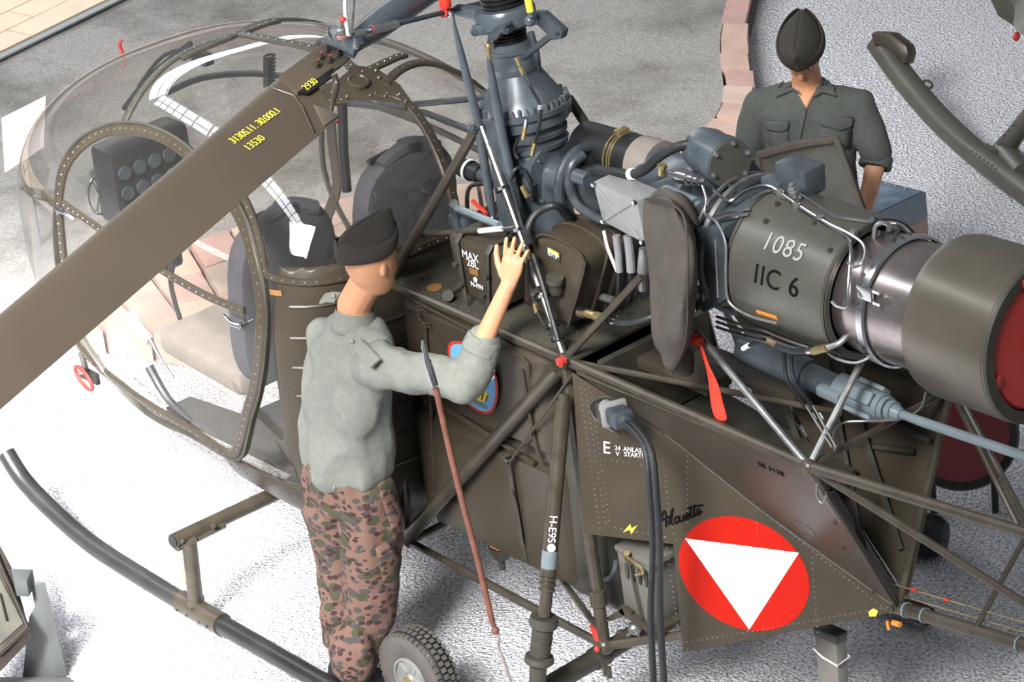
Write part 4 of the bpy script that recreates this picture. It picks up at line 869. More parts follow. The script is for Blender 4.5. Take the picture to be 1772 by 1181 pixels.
b = MB(); p = cw(1380, 345, 1.04); b.cyl(p, p+V((0, -.02, .05)), .014); b.cyl(p+V((0, -.012, .03)), p+V((0, -.016, .04)), .020, seg=6); b.cyl(p+V((0, -.02, .05)), p+V((0, -.024, .062)), .009); obj('igniter', b, STL, CW)
b = MB(); b.box(at(1385, 305, y=.08), (.14, .10, .10), bev=.012); b.box(at(1345, 318, y=.05), (.09, .07, .05), bev=.01); obj('burner_housing', b, GRB, H)
for a_, c_ in ((1508, 398), (1530, 408), (1550, 400), (1520, 385), (1492, 392)):
    b = MB(); p = at(a_, c_, y=.02); b.cyl(p, p+V((0, -.03, .02)), .012, seg=8); b.ball(p, .016); obj('fitting', b, GRD, CB)
T('drain_arch', [at(1512, 412, y=-.02), at(1515, 392, y=-.02), at(1530, 386, y=0), at(1545, 398, y=.02)], .007, STL, smooth=4)
# lower pipe bundle
for k_, off in enumerate((0, 9, 18)):
    T('fuel_pipe', [at(1240, 548+off, y=-.2), at(1275, 560+off, y=-.2), at(1320, 572+off, y=-.21), at(1365, 590+off, y=-.22), at(1400, 602+off*.5, y=-.22)], .005, CHR, smooth=4)
T('fuel_hose', [at(1345, 598, y=-.21), at(1372, 608, y=-.22), at(1400, 608, y=-.22)], .014, HOS, smooth=3, seg=12); T('fitting', [at(1330, 588, y=-.21), at(1347, 598, y=-.21)], .013, BRS, seg=8); T('fitting', [at(1408, 608, y=-.22), at(1432, 602, y=-.22)], .014, BRS, seg=8); T('fitting', [at(1400, 608, y=-.22), at(1408, 608, y=-.22)], .015, CHR, seg=12)
T('fuel_pipe', [at(1432, 602, y=-.22), at(1452, 594, y=-.20), at(1466, 580, y=-.17), at(1468, 572, y=-.15)], .010, STL, smooth=4, seg=10)
T('drain_pipe', [at(1432, 610, y=-.2), at(1450, 622, y=-.18), at(1480, 628, y=-.15), at(1505, 618, y=-.12), at(1508, 608, y=-.1), at(1490, 600, y=-.1)], .005, STL, smooth=5)
T('drain_pipe', [at(1288, 602, y=-.2), at(1310, 592, y=-.2), at(1332, 582, y=-.2)], .006, BLK); T('fitting', [at(1286, 604, y=-.2), at(1296, 598, y=-.2)], .009, WHT, seg=8)
for dx in (0, 12):
    T('drain_hose', [at(1357+dx, 610+dx*.5, y=-.12), at(1360+dx, 650, y=-.14), at(1372+dx, 675, y=-.16), at(1395+dx, 705, y=-.2)], .007, BLK, smooth=4); T('drain_pipe', [at(1395+dx, 703, y=-.2), at(1440+dx*.6, 775, y=-.28)], .004, STL)
    T('joint_mark', [at(1405+dx, 716, y=-.2), at(1411+dx, 726, y=-.21)], .0055, WHT, seg=8); 
T('control_cable', [at(1445, 780, y=-.25), at(1442, 750, y=-.22), at(1460, 732, y=-.15), at(1500, 729, y=-.1), at(1560, 725, y=0), at(1592, 708, y=.1), at(1602, 680, y=.2)], .004, STL, smooth=5); T('joint_mark', [at(1515, 729, y=-.07), at(1530, 729, y=-.05)], .006, RED, seg=8)
# tail rotor drive shaft
def sx(px, py): return at(px, py, y=0)
b = MB(); b.tube([sx(1290, 600), sx(1400, 650)], .055, 20); b.tube([sx(1395, 648), sx(1460, 680)], .045, 24); TS = obj('drive_shaft_front', b, GRB, H, 'blue-grey shaft housing')
b = MB(); u0, u1 = sx(1452, 672), sx(1530, 706); ud = (u1-u0).normalized(); ua, ub, _ = frame_axes(ud)
b.tube([u0, u1], .046, 24); b.tube([sx(1530, 706), sx(1538, 709)], .040, 24); b.tube([sx(1540, 710), sx(1548, 713)], .034, 24); b.tube([sx(1548, 713), sx(1560, 718)], [.028, .020], 24)
for k_ in range(4):
    a_ = PI/4+k_*PI/2; d_ = ua*math.cos(a_)+ub*math.sin(a_); s_ = ud.cross(d_); b.box(u0.lerp(u1, .62)+d_*.052, (.11, .045, .016), (ud, s_, d_), .003)
b.box(u0.lerp(u1, .02), (.10, .13, .04), (ud, ua, ub), .01); obj('shaft_coupling', b, GRL, H, 'pale blue-grey shaft coupling')
b = MB(); b.tube([sx(1556, 716), sx(1600, 732), sx(1772, 790), sx(1990, 860)], [.014, .0165, .0165, .0165], 18); obj('tail_drive_shaft', b, GRL, H, 'slim pale blue-grey tail drive shaft')

# --- side panels (near and far)
PA, PG = at(992, 642, y=-.35), at(1546, 1050, y=-.03); PB = at(1180, 1130, y=-.385)
nL = (PG-PA).cross(PB-PA).normalized(); nL = nL if nL.y < 0 else -nL
def onL(px, py): return atp(px, py, PA, nL)
lo = [(990, 645), (1010, 924), (1165, 942), (1182, 1130), (1546, 1060), (1543, 1050), (1318, 886), (1150, 752), (1060, 690)]
b = MB(); P = [onL(*q_) for q_ in lo]; b.prism(P, -nL*.006); PNL = obj('side_panel', b, OLV, H, 'riveted olive side panel with roundel')
nU = (E_-PA).cross(PG-PA).normalized(); nU = nU if nU.y < 0 else -nU
up_px = [(996, 644), (1060, 672), (1405, 812), (1546, 1048), (1318, 885), (1150, 751), (1058, 688)]
def onU(px, py): return atp(px, py, PA+V((0, -.002, 0)), nU)
b = MB(); b.prism([onU(*q_) for q_ in up_px], -nU*.006); UPN = obj('upper_panel', b, OLV, H)
b = MB(); b.tube([onU(1405, 812), onU(1480, 938), onU(1546, 1046)], .006, 8); b.tube([onU(1000, 646)+nU*.002, onU(1400, 812)+nU*.002], .004, 6); b.tube([onU(1150, 751), onU(1318, 885), onU(1543, 1047)], .0035, 6); obj('panel_edge', b, OLD, UPN)
b = MB()
for q_ in ((1445, 905), (1460, 948), (1512, 1022), (1230, 790), (1495, 1000)): b.bolt(onU(*q_), nU, .005, .006)
obj('latches', b, OLD, UPN)
for k_ in (0, 1): pass
b = MB(); b.tube([onU(1390+20*math.cos(t)+6*math.sin(t), 915+9*math.cos(t)+11*math.sin(t)) for t in [2*PI*i/20 for i in range(20)]], .0016, 6, 2, closed=True); obj('access_ring', b, OLD, UPN)
far_ = []
for src, pxs, fn in ((1, lo, onL), (2, up_px, onU)):
    b = MB(); P = [fn(*q_) for q_ in pxs]; P = [V((p.x, -p.y, p.z)) for p in P]; nn = V(((nL if src == 1 else nU).x, -(nL if src == 1 else nU).y, (nL if src == 1 else nU).z)); b.prism(P, -nn*.006); far_.append(obj('far_side_panel', b, OLV, H))
b = MB()
for a_, c_ in (((.35, 1.40), (.95, .75)), ((.65, 1.42), (1.05, .80)), ((.2, 1.0), (1.1, 1.25)), ((.3, .8), (1.0, 1.1)), ((.72, 1.42), (1.15, .95)), ((.85, 1.30), (1.16, 1.30)), ((.70, 1.05), (1.16, 1.12))):
    fy = lambda x, z: .30-(.30)*max(0, min(1, (1.42-z)/.7))*max(0, min(1, x/1.1)); b.tube([(a_[0], fy(*a_)-.02, a_[1]), (c_[0], fy(*c_)-.02, c_[1])], .012, 6)
obj('panel_stiffeners', b, OLD, far_[0])
# rivet rows following the sheet edges
rows = [((1012, 665), (1048, 905)), ((1004, 672), (1038, 915)), ((1020, 660), (1056, 912)), ((1056, 912), (1150, 930)), ((1135, 700), (1160, 900)), ((1152, 930), (1176, 1110)), ((1048, 795), (1110, 805)), ((1160, 755), (1540, 1062)), ((1190, 1112), (1535, 1052)), ((1178, 1100), (1190, 1125)), ((1405, 965), (1415, 1095)), ((1310, 905), (1312, 935)), ((1190, 780), (1190, 905)), ((1160, 900), (1170, 935))]
b = MB()
for (a0, c0_), (a1, c1_) in rows:
    P0, P1 = onL(a0, c0_), onL(a1, c1_); n = max(2, int((P1-P0).length/.019))
    for i in range(n+1): b.dome(P0.lerp(P1, i/n), nL, .0034, .0022)
obj('rivets', b, STL, PNL, kind='stuff')
# roundel
def flat(name, pxs, m, par, fn, n, off, label=None):
    b = MB(); b.prism([fn(*q_)+n*off for q_ in pxs], n*.0008); return obj(name, b, m, par, label, smooth=False)
Sxx, Syy, Sxy = 113.**2, 99.5**2, 2650.; l11 = math.sqrt(Sxx); l21 = Sxy/l11; l22 = math.sqrt(Syy-l21*l21)
RD = [(1288+l11*math.cos(t), 993+l21*math.cos(t)+l22*math.sin(t)) for t in [2*PI*i/72 for i in range(72)]]
flat('roundel', RD, REB, PNL, onL, nL, .001, 'red disc of the national roundel'); flat('roundel_triangle', [(1186, 932), (1383, 957), (1297, 1090)], WHT, PNL, onL, nL, .002, 'white triangle of the roundel')
flat('flash_mark', [(1078, 922), (1091, 907), (1093, 915), (1103, 909), (1093, 925), (1090, 917)], YEL, PNL, onL, nL, .001, 'yellow lightning mark')
rx = (onL(1200, 790)-onL(1040, 775)).normalized(); ry = (onL(1050, 760)-onL(1055, 800)).normalized()
text('stencil', 'E', onL(1050, 776), rx, ry, .060, WHT, PNL); text('stencil', '24', onL(1069, 776), rx, ry, .022, WHT, PNL); text('stencil', 'V', onL(1069, 786), rx, ry, .022, WHT, PNL); text('stencil', 'ANLASS', onL(1097, 779), rx, ry, .022, WHT, PNL); text('stencil', 'START!', onL(1097, 788), rx, ry, .022, WHT, PNL)
ux = (onU(1370, 830)-onU(1300, 800)).normalized(); uy = (onU(1320, 790)-onU(1325, 830)).normalized(); text('stencil', 'SE 3138', onU(1334, 812), ux, uy, .036, PIN, UPN, shear=.2)
# hand-painted signature
def script(strokes, fn, n, r, par, m):
    r = r*1.35; b = MB()
    for s_ in strokes: b.tube([fn(*q_)+n*.001 for q_ in s_], r, 5, 4)
    return obj('painted_name', b, m, par, 'black hand-painted script lettering')
script([[(1142, 914), (1144, 900), (1150, 884), (1153, 896), (1153, 912)], [(1140, 902), (1150, 899), (1158, 894)], [(1157, 909), (1160, 893), (1165, 880), (1163, 892), (1162, 906), (1166, 908)], [(1167, 904), (1169, 896), (1174, 895), (1174, 902), (1169, 906), (1173, 905)], [(1176, 893), (1176, 902), (1181, 901), (1183, 892), (1184, 901), (1187, 898)], [(1188, 897), (1192, 892), (1189, 888), (1187, 896), (1190, 899), (1194, 894)], [(1196, 876), (1195, 888), (1196, 896), (1199, 893)], [(1202, 874), (1201, 886), (1202, 894), (1205, 890)], [(1190, 880), (1203, 877), (1217, 874)], [(1206, 890), (1211, 885), (1208, 881), (1206, 888), (1209, 892), (1215, 885)]], onL, nL, .0028, PNL, PIN)
# socket recess, its shade painted as a flat black patch, with plug cover
rc = [(1022, 700), (1040, 688), (1060, 688), (1075, 700), (1062, 710), (1072, 750), (1048, 738), (1028, 722)]
flat('socket_recess_shade', rc, BLK, PNL, onL, nL, .0015, 'flat black patch standing in for shade in the socket recess'); b = MB(); b.tube([onL(*q_)+nL*.004 for q_ in rc], .004, 6, 2, closed=True); obj('recess_rim', b, OLD, PNL)
b = MB(); b.box(onL(1046, 715)+nL*.010, (.05, .018, .075), (rx, nL, ry), .008); obj('socket_flap', b, OLT, PNL)
# emblem on the tank (badge with wasp)
nT = V((0, -1, 0)); fT = lambda a_, c_: at(a_, c_, y=-.335)
shield = [(776, 598), (790, 590), (818, 598), (845, 622), (860, 655), (862, 685), (855, 710), (842, 717), (820, 708), (800, 690), (788, 665), (778, 630)]
def cpoly(P, n=5): return [(p.x, p.y) for p in cat([V((a_, c_, 0)) for a_, c_ in P], n, True)]
EM = flat('unit_badge', cpoly(shield), RED, TANK, fT, nT, .0005, 'red rimmed blue shield badge with wasp'); cxs, cys = 822, 655
flat('badge_field', cpoly([(cxs+(a_-cxs)*.90, cys+(c_-cys)*.92) for a_, c_ in shield]), SHB2, TANK, fT, nT, .0015)
el = lambda cx, cy, a, b2, rot=0, n=20: [(cx+a*math.cos(t)*math.cos(rot)-b2*math.sin(t)*math.sin(rot), cy+a*math.cos(t)*math.sin(rot)+b2*math.sin(t)*math.cos(rot)) for t in [2*PI*i/n for i in range(n)]]
flat('badge_bar', [(812, 660), (818, 662), (812, 683), (845, 703), (843, 710), (804, 687)], GRL, TANK, fT, nT, .0025)
flat('wasp_wing', el(846, 641, 12, 7, .0), WHT, TANK, fT, nT, .0025); flat('wasp_wing', el(848, 651, 10, 5, .3), WHT, TANK, fT, nT, .0028)
flat('wasp_head', el(836, 662, 10, 8, .2), WAS, TANK, fT, nT, .003); flat('wasp_body', el(833, 684, 15, 10, .45), YEL, TANK, fT, nT, .0026)
for i in range(4): flat('wasp_stripe', el(822+i*7.2, 679+i*3.4, 1.5, 8.4-abs(i-1.5)*1.2, .30, 10), BRO, TANK, fT, nT, .0036)
# battery box on its tray
fy_ = -.36
qb = [at(1064, 948, y=fy_), at(1150, 990, y=fy_), at(1168, 1096, y=fy_), at(1080, 1052, y=fy_)]
b = MB(); b.prism([at(1066, 950, y=fy_), at(1124, 978, y=fy_), at(1132, 1092, y=fy_), at(1080, 1052, y=fy_)], (0, .20, 0), .008); BB = obj('battery_box', b, BTT, H, 'grey-olive battery box with clamp')
b = MB(); b.prism([at(1062, 944, y=fy_-.01), at(1127, 976, y=fy_-.01), at(1128, 986, y=fy_-.01), at(1064, 954, y=fy_-.01)], (0, .22, 0), .004); obj('lid', b, BTT, BB)
for k_ in range(4): b = MB(); a_ = 1080+k_*11; b.prism([at(a_, 975+k_*5, y=fy_-.008), at(a_+5, 977+k_*5, y=fy_-.008), at(a_+7, 1003+k_*5, y=fy_-.008), at(a_+3, 1001+k_*5, y=fy_-.008)], (0, .006, 0)); obj('louvre', b, OLD, BB)
T('clamp_rod', [at(1086, 965, y=fy_-.02), at(1096, 1010, y=fy_-.02), at(1109, 1070, y=fy_-.02)], .005, OLD, parent=BB); b = MB(); b.tube([at(1078, 960, y=fy_-.02), at(1090, 968, y=fy_-.03), at(1108, 982, y=fy_-.03), at(1112, 992, y=fy_-.03), at(1100, 996, y=fy_-.03)], .006, 8, 3); b.cyl(at(1085, 968, y=fy_-.01), at(1085, 958, y=fy_-.03), .010); obj('wing_clamp', b, BRS, BB)
b = MB(); b.prism([at(1072, 1050, y=fy_-.02), at(1134, 1096, y=fy_-.02), at(1134, 1106, y=fy_-.02), at(1070, 1060, y=fy_-.02)], (0, .22, 0), 0); b.prism([at(1048, 1070, y=fy_-.02), at(1078, 1052, y=fy_-.02), at(1092, 1062, y=fy_-.02), at(1056, 1076, y=fy_-.02)], (0, .02, 0), 0); obj('battery_tray', b, OLV, H)
T('vent_hose', [at(1042, 1005, y=-.3), at(1056, 1000, y=-.36), at(1064, 985, y=-.38), at(1066, 972, y=-.36)], .009, GRD, smooth=4)
b = MB(); b.tube([at(1085, 1100, y=-.33), at(1098, 1092, y=-.33), at(1106, 1105, y=-.33), at(1098, 1113, y=-.33), at(1090, 1104, y=-.33)], .005, 6, 4); b.ball(at(1098, 1088, y=-.3), .025); b.ball(at(1075, 1100, y=-.28), .022); obj('shackle', b, STL, H)
b = MB(); p = V((.17, -.41, ZB)); 
for a_, c_ in ((1046, 1150), (1053, 1155), (1016, 1136)): b.cyl(at(a_, c_, y=-.44), at(a_+2, c_+18, y=-.44), .010, seg=8)
b.tube([A.lerp(B_, .80), A.lerp(B_, .855)], .030, 14); obj('tube_clamp', b, OLT, H)
# static cables, tags at the boom joint
b = MB(); c_ = onL(1522, 1068); 
flat('tail_mark', [(1503, 1059), (1512, 1053), (1520, 1058), (1516, 1067), (1505, 1067)], YEL, PNL, onL, nL, .002, 'yellow paint mark')
T('orange_tag', [at(1535, 1075, y=-.01), at(1538, 1090, y=-.01)], .006, ORG, seg=6, label='small orange tag'); T('orange_tag', [at(1545, 1078, y=0), at(1558, 1082, y=0)], .010, ORG, seg=8)
for a_, c_, d_, e_ in ((1540, 1010, 1772, 1078), (1545, 1028, 1772, 1095)): T('tail_cable', [at(a_, c_, y=.02), at(d_, e_, y=.02)], .0025, BRS)
b = MB()
for a_, c_ in ((1578, 1020), (1634, 1038)): b.tube([at(a_, c_, y=.02), at(a_+9, c_+3, y=.02)], .006, 8)
obj('cable_marker', b, RED, H)
b = MB()
for t in (.03, .075, .30): p = G_.lerp(V((3.0, 0, 1.02)), t); b.tube([p, p+V((.007, 0, .001))], .0275, 16)
obj('tube_ring', b, GRL, H)
T('cable_loop', [onU(1415, 830), onU(1420, 848)+nU*.02, onU(1432, 860)+nU*.03, onU(1436, 850)+nU*.02, onU(1428, 852)], .004, STL, smooth=4)

# --- rotor blade with cuff and attachment
zb0 = 2.52
cu0, cu1 = at(612, 72, z=zb0+.03), at(760, -32, z=zb0+.04)
b = MB(); b.tube([cu0, cu0.lerp(cu1, .3), cu1, cu1+(cu1-cu0)*.35], [.038, .050, .052, .06], 24); CU_ = obj('blade_cuff', b, GRB, H, 'blue-grey tapered blade cuff')
brk = [(555, 82), (585, 45), (630, 52), (632, 75), (620, 98), (575, 90)]
def bz(px, py, z=zb0): return at(px, py, z=z)
out = [(560, 96), (588, 130), (588, 205), (520, 250), (-120, 838), (-300, 960), (-300, 700), (-120, 640), (0, 545), (100, 452), (300, 283), (480, 140)]
# blade: aerofoil section swept between measured root and tip edges; z falls a little towards the tip
root_le, tip_le = bz(515, 107), bz(-250, 755, zb0-.10); te_ = bz(585, 205, zb0-.115); nB = (tip_le-root_le).cross(te_-root_le).normalized(); nB = nB if nB.z > 0 else -nB
bzh = bz
def bz(px, py, z=zb0): return atp(px, py, root_le, nB)+nB*(z-zb0)
root_te, tip_te = bz(585, 205), bz(-250, 925)
tip_le = root_le+(tip_le-root_le).normalized()*3.7; tip_te = root_te+(tip_te-root_te).normalized()*3.5
b = MB(); rings = []
for i in range(13):
    t = i/12; le, te = root_le.lerp(tip_le, t), root_te.lerp(tip_te, t); ch = te-le; nrm = nB; th_ = .014
    prof = [(0, 0), (.03, .55), (.12, .95), (.3, 1), (.6, .62), (.85, .25), (1, .06), (1, -.06), (.6, -.35), (.3, -.55), (.12, -.55), (.03, -.35)]
    rings.append([le+ch*u_+nrm*v_*th_ for u_, v_ in prof])
b.rings(rings); BL = obj('rotor_blade', b, BLD, H, 'long olive-brown rotor blade')
# the root end of the blade: tapered doubler and black slot
r1 = [(515, 107), (557, 84), (612, 100), (585, 128), (577, 175), (586, 204), (560, 222), (536, 180), (498, 165)]
b = MB(); b.prism([bz(*q_, zb0+.010) for q_ in ((480, 140), (556, 84), (614, 98), (588, 122), (512, 172))], nB*.014, .003); RT = obj('root_doubler', b, BLD, BL)
b = MB(); b.prism([bz(*q_, zb0+.017) for q_ in ((512, 170), (572, 128), (576, 140), (530, 172))], nB*.010); obj('root_slot', b, BLK, BL, 'black slot with yellow number'); 
bx = (bz(560, 140)-bz(510, 178)).normalized(); byv = nB.cross(bx)
text('blade_number', '2930', bz(533, 158, zb0+.028), bx, byv, .038, YEL, BL)
bx2 = (bz(480, 197)-bz(400, 252)).normalized(); by2 = nB.cross(bx2)
text('blade_number', '3130S.11. 30.000.1', bz(440, 224, zb0+.0145), bx2, by2, .040, YEL, BL, space=.92); text('blade_number', '13530', bz(439, 253, zb0+.012), bx2, by2, .040, YEL, BL)
b = MB(); b.tube([bz(467, 158, zb0+.017), bz(505, 172, zb0+.018), bz(520, 190, zb0+.017), bz(541, 233, zb0+.010)], .0022, 6); obj('seam', b, OLT, BL)
b = MB()
for a_, c_ in ((558, 92), (577, 100), (548, 105), (563, 110), (542, 118), (582, 96)): b.bolt(bz(a_+2, c_+6, zb0+.020), nB, .0105, .020)
obj('root_bolts', b, OLD, BL); b = MB()
for a_, c_ in ((558, 88), (577, 96), (548, 101), (563, 106), (542, 114)): b.cyl(bz(a_+2, c_+10, zb0+.050), bz(a_+2, c_+10, zb0+.0525), .004)
obj('bolt_paint', b, RED, BL)
bz = bzh
b = MB(); b.prism([bz(*q_, zb0+.035) for q_ in ((556, 74), (582, 52), (628, 66), (632, 82), (612, 98))], (0, 0, .022), .006); b.prism([bz(*q_, zb0-.02) for q_ in ((560, 84), (590, 62), (630, 76), (612, 104))], (0, 0, .02), .004); FK = obj('blade_fork', b, GRB, H, 'blue-grey bolted blade fork')
b = MB()
for a_, c_ in ((568, 64), (616, 84)): b.bolt(bz(a_, c_, zb0+.055), (0, 0, 1), .009, .022)
obj('fork_bolts', b, STL, FK)
b = MB(); fp = bz(597, 68, zb0+.055); b.lathe([(0, .024), (.015, .028), (.02, .018), (.04, .018), (.045, .010), (.07, .008)], fp, V((-.1, -.2, 1)), 16); obj('damper_joint', b, STL, FK)
b = MB(); b.lathe([(.018, .0285), (.022, .0285)], fp, V((-.1, -.2, 1)), 16, cap=False); b.ball(fp+V((0, 0, .07)), .012); obj('joint_paint', b, RED, FK)
d0_, d1_ = bz(612, 60, zb0+.10), bz(830, 6, zb0-.04); dl = d1_-d0_
b = MB(); b.tube([d0_, d1_], .009, 12); DP = obj('blade_damper', b, GRD, H, 'slim blade damper rod')
b = MB(); b.tube([d0_+dl*.12, d0_+dl*.33], .015, 14); b.tube([d0_+dl*.11, d0_+dl*.15], .018, 14); b.tube([d0_, d0_+dl*.08], .012, 12); obj('damper_sleeve', b, CHR, DP)
b = MB(); b.tube([d0_+dl*.13, d0_+dl*.14], .0185, 14); p = d0_+dl*.70; b.tube([p, p+dl*.03], .018, 14); obj('damper_marks', b, RED, DP)
b = MB(); p = at(770, 2, y=-.15); b.box(p, (.04, .03, .05), bev=.008); obj('red_clamp', b, REF, H, 'red clamp by the mast')
T('blade_cable', [bz(606, 62, zb0+.09), bz(610, 30, zb0+.12), bz(613, -20, zb0+.16)], .006, STL, smooth=3); T('blade_cable', [bz(602, 60, zb0+.10), bz(597, 22, zb0+.13), bz(597, -20, zb0+.18)], .006, WHG, smooth=3, label='white sleeved cable')
T('lock_lever', [bz(578, 128, zb0+.02), bz(582, 150, zb0-.02), bz(575, 180, zb0-.04), bz(572, 195, zb0-.03)], [.010, .012, .009, .007], OLV, smooth=3)
b = MB(); b.ball(bz(572, 196, zb0-.02), .008); b.ball(bz(585, 212, zb0-.02), .007); obj('lever_paint', b, RED, H)
b = MB(); b.prism([bz(*q_, zb0+.0) for q_ in ((540, 185), (578, 200), (586, 204), (560, 222))], nB*.012, .003); obj('trim_tab', b, BLD, BL)
#SPLIT2
# ================================================================== PEOPLE (display mannequins)
def remesh(mb, vox, smooth_it=4, noise_amp=0, noise_sc=8, fold=None):
    bm = mb.bm; bmesh.ops.recalc_face_normals(bm, faces=bm.faces); me = bpy.data.meshes.new('r'); bm.to_mesh(me); bm.free()
    o = bpy.data.objects.new('r', me); C.objects.link(o)
    m = o.modifiers.new('r', 'REMESH'); m.mode = 'VOXEL'; m.voxel_size = vox; m.use_smooth_shade = True
    s = o.modifiers.new('s', 'SMOOTH'); s.iterations = smooth_it; s.factor = .5
    bpy.context.view_layer.update(); dg = bpy.context.evaluated_depsgraph_get(); me2 = bpy.data.meshes.new_from_object(o.evaluated_get(dg)); bpy.data.objects.remove(o)
    if noise_amp:
        nn_ = [v.normal.copy() for v in me2.vertices]; new = []
        for v, vn in zip(me2.vertices, nn_):
            q = v.co*noise_sc; n = noise.noise(V((q.x, q.y, q.z*.6)))+.5*noise.noise(V((q.x*2.1+5, q.y*2.1, q.z*1.1)))
            f = fold(v.co) if fold else 1
            r = 1-abs(noise.noise(V((q.x*.9+9, q.y*.9, q.z*.45)))*2.4)
            new.extend(v.co+vn*noise_amp*f*(n*.8+max(0, r)*.7))
        me2.vertices.foreach_set('co', new); me2.update()
    return me2
def capsule(b, p0, p1, r0, r1, seg=14):
    p0, p1 = V(p0), V(p1); d = (p1-p0).normalized(); L = (p1-p0).length
    prof = [(-r0*.98, r0*.15), (-r0*.7, r0*.71), (-r0*.35, r0*.93), (0, r0), (L, r1), (L+r1*.35, r1*.93), (L+r1*.7, r1*.71), (L+r1*.98, r1*.15)]
    b.lathe(prof, p0, d, seg)
def chain(b, pts, rs, seg=14):
    for i in range(len(pts)-1): capsule(b, pts[i], pts[i+1], rs[i], rs[i+1], seg)
def ering(c, ax, ay, a, b2, n=24, sq=.9):
    return [V(c)+ax*math.copysign(abs(math.cos(t))**sq, math.cos(t))*a+ay*math.copysign(abs(math.sin(t))**sq, math.sin(t))*b2 for t in [2*PI*i/n for i in range(n)]]
def hand(b, wrist, fdir, palmn, side, curl=.35, spread=.12, ln=.082):
    """palm with four unequal fingers and a thumb leaving its side; fdir = towards fingertips"""
    f = V(fdir).normalized(); n = V(palmn); n = (n-f*n.dot(f)).normalized(); s_ = f.cross(n)*side
    w_ = V(wrist); pc = w_+f*.05
    b.rings([ering(w_+f*(-.01), s_, n, .027, .020, 16), ering(w_+f*.02, s_, n, .032, .018, 16), ering(w_+f*.06, s_, n, .040, .016, 16), ering(w_+f*.09, s_, n, .041, .014, 16), ering(w_+f*.10, s_, n, .036, .010, 16)])
    for i, (off, L_, rr) in enumerate(((.029, .072, .0088), (.010, .082, .0092), (-.010, .076, .0088), (-.029, .060, .0078))):
        p = w_+f*.09+s_*off; d = (f+s_*off*spread*18).normalized(); pts = [p]
        for k_, fr in enumerate((.42, .32, .26)):
            a_ = curl*(k_+.6); dd_ = (d*math.cos(a_)+n*math.sin(a_)); pts.append(pts[-1]+dd_*L_*fr)
        chain(b, pts, [rr*1.08, rr, rr*.92, rr*.80], 10)
    t0 = w_+f*.025+s_*.026; td = (f*.75+s_*.72+n*.25).normalized(); t1 = t0+td*.045; t2 = t1+(td+f*.35+n*.2).normalized()*.032; t3 = t2+(f*.9+s_*.25+n*.3).normalized()*.026
    chain(b, [t0, t1, t2, t3], [.015, .012, .0105, .009], 10)
def head(b, c, fd, up, s=1.0):
    f, u = V(fd).normalized(), V(up).normalized(); u = (u-f*u.dot(f)).normalized(); r = f.cross(u)
    P = lambda x, y, z: V(c)+r*x*s+f*y*s+u*z*s
    R3 = []
    for z, w_, yf, yb in ((-.118, .022, .055, .005), (-.105, .042, .078, -.02), (-.08, .054, .088, -.045), (-.05, .063, .090, -.068), (-.01, .072, .094, -.088), (.03, .075, .095, -.096), (.07, .072, .088, -.093), (.10, .058, .068, -.075), (.12, .03, .036, -.04)):
        cy, hy = (yf+yb)/2, (yf-yb)/2; R3.append(ering(P(0, cy, z), r, f, w_*s, hy*s, 24, .95))
    b.rings(R3)
    b.prism([P(-.010, .09, .018), P(.010, .09, .018), P(.016, .088, -.030), P(-.016, .088, -.030)], f*.006*s); capsule(b, P(0, .092, .012), P(0, .108, -.020), .007*s, .011*s, 10)
    for sx_ in (-1, 1):
        capsule(b, P(sx_*.018, .086, .030), P(sx_*.044, .076, .028), .007*s, .006*s, 8)
        b.rings([ering(P(sx_*.068, -.002, -.008), f, u, .009*s, .018*s, 12), ering(P(sx_*.074, -.008, -.008), f, u, .013*s, .024*s, 12), ering(P(sx_*.079, -.011, -.006), f, u, .010*s, .019*s, 12)])
        capsule(b, P(sx_*.035, .070, -.028), P(sx_*.03, .072, -.04), .016*s, .014*s, 10)
    capsule(b, P(-.016, .088, -.060), P(.016, .088, -.060), .007*s, .007*s, 8); capsule(b, P(-.013, .086, -.072), P(.013, .086, -.072), .008*s, .008*s, 8); capsule(b, P(0, .076, -.098), P(0, .074, -.104), .018*s, .018*s, 10)
    return P, r, f, u
def facebits(P, r, f, u, par):
    for sx_ in (-1, 1):
        b = MB(); b.ball(P(sx_*.031, .079, .008), .0105); obj('eye', b, EYE, par); b = MB(); b.ball(P(sx_*.031, .0875, .007), .0045); obj('iris', b, IRI, par)
    b = MB(); b.tube([P(-.024, .086, -.064), P(-.010, .0955, -.062), P(0, .0965, -.064), P(.010, .0955, -.062), P(.024, .086, -.064)], [.002, .0045, .005, .0045, .002], 8, 3); b.tube([P(-.020, .087, -.069), P(0, .0955, -.071), P(.020, .087, -.069)], [.002, .0055, .002], 8, 3); obj('lips', b, LIP, par)
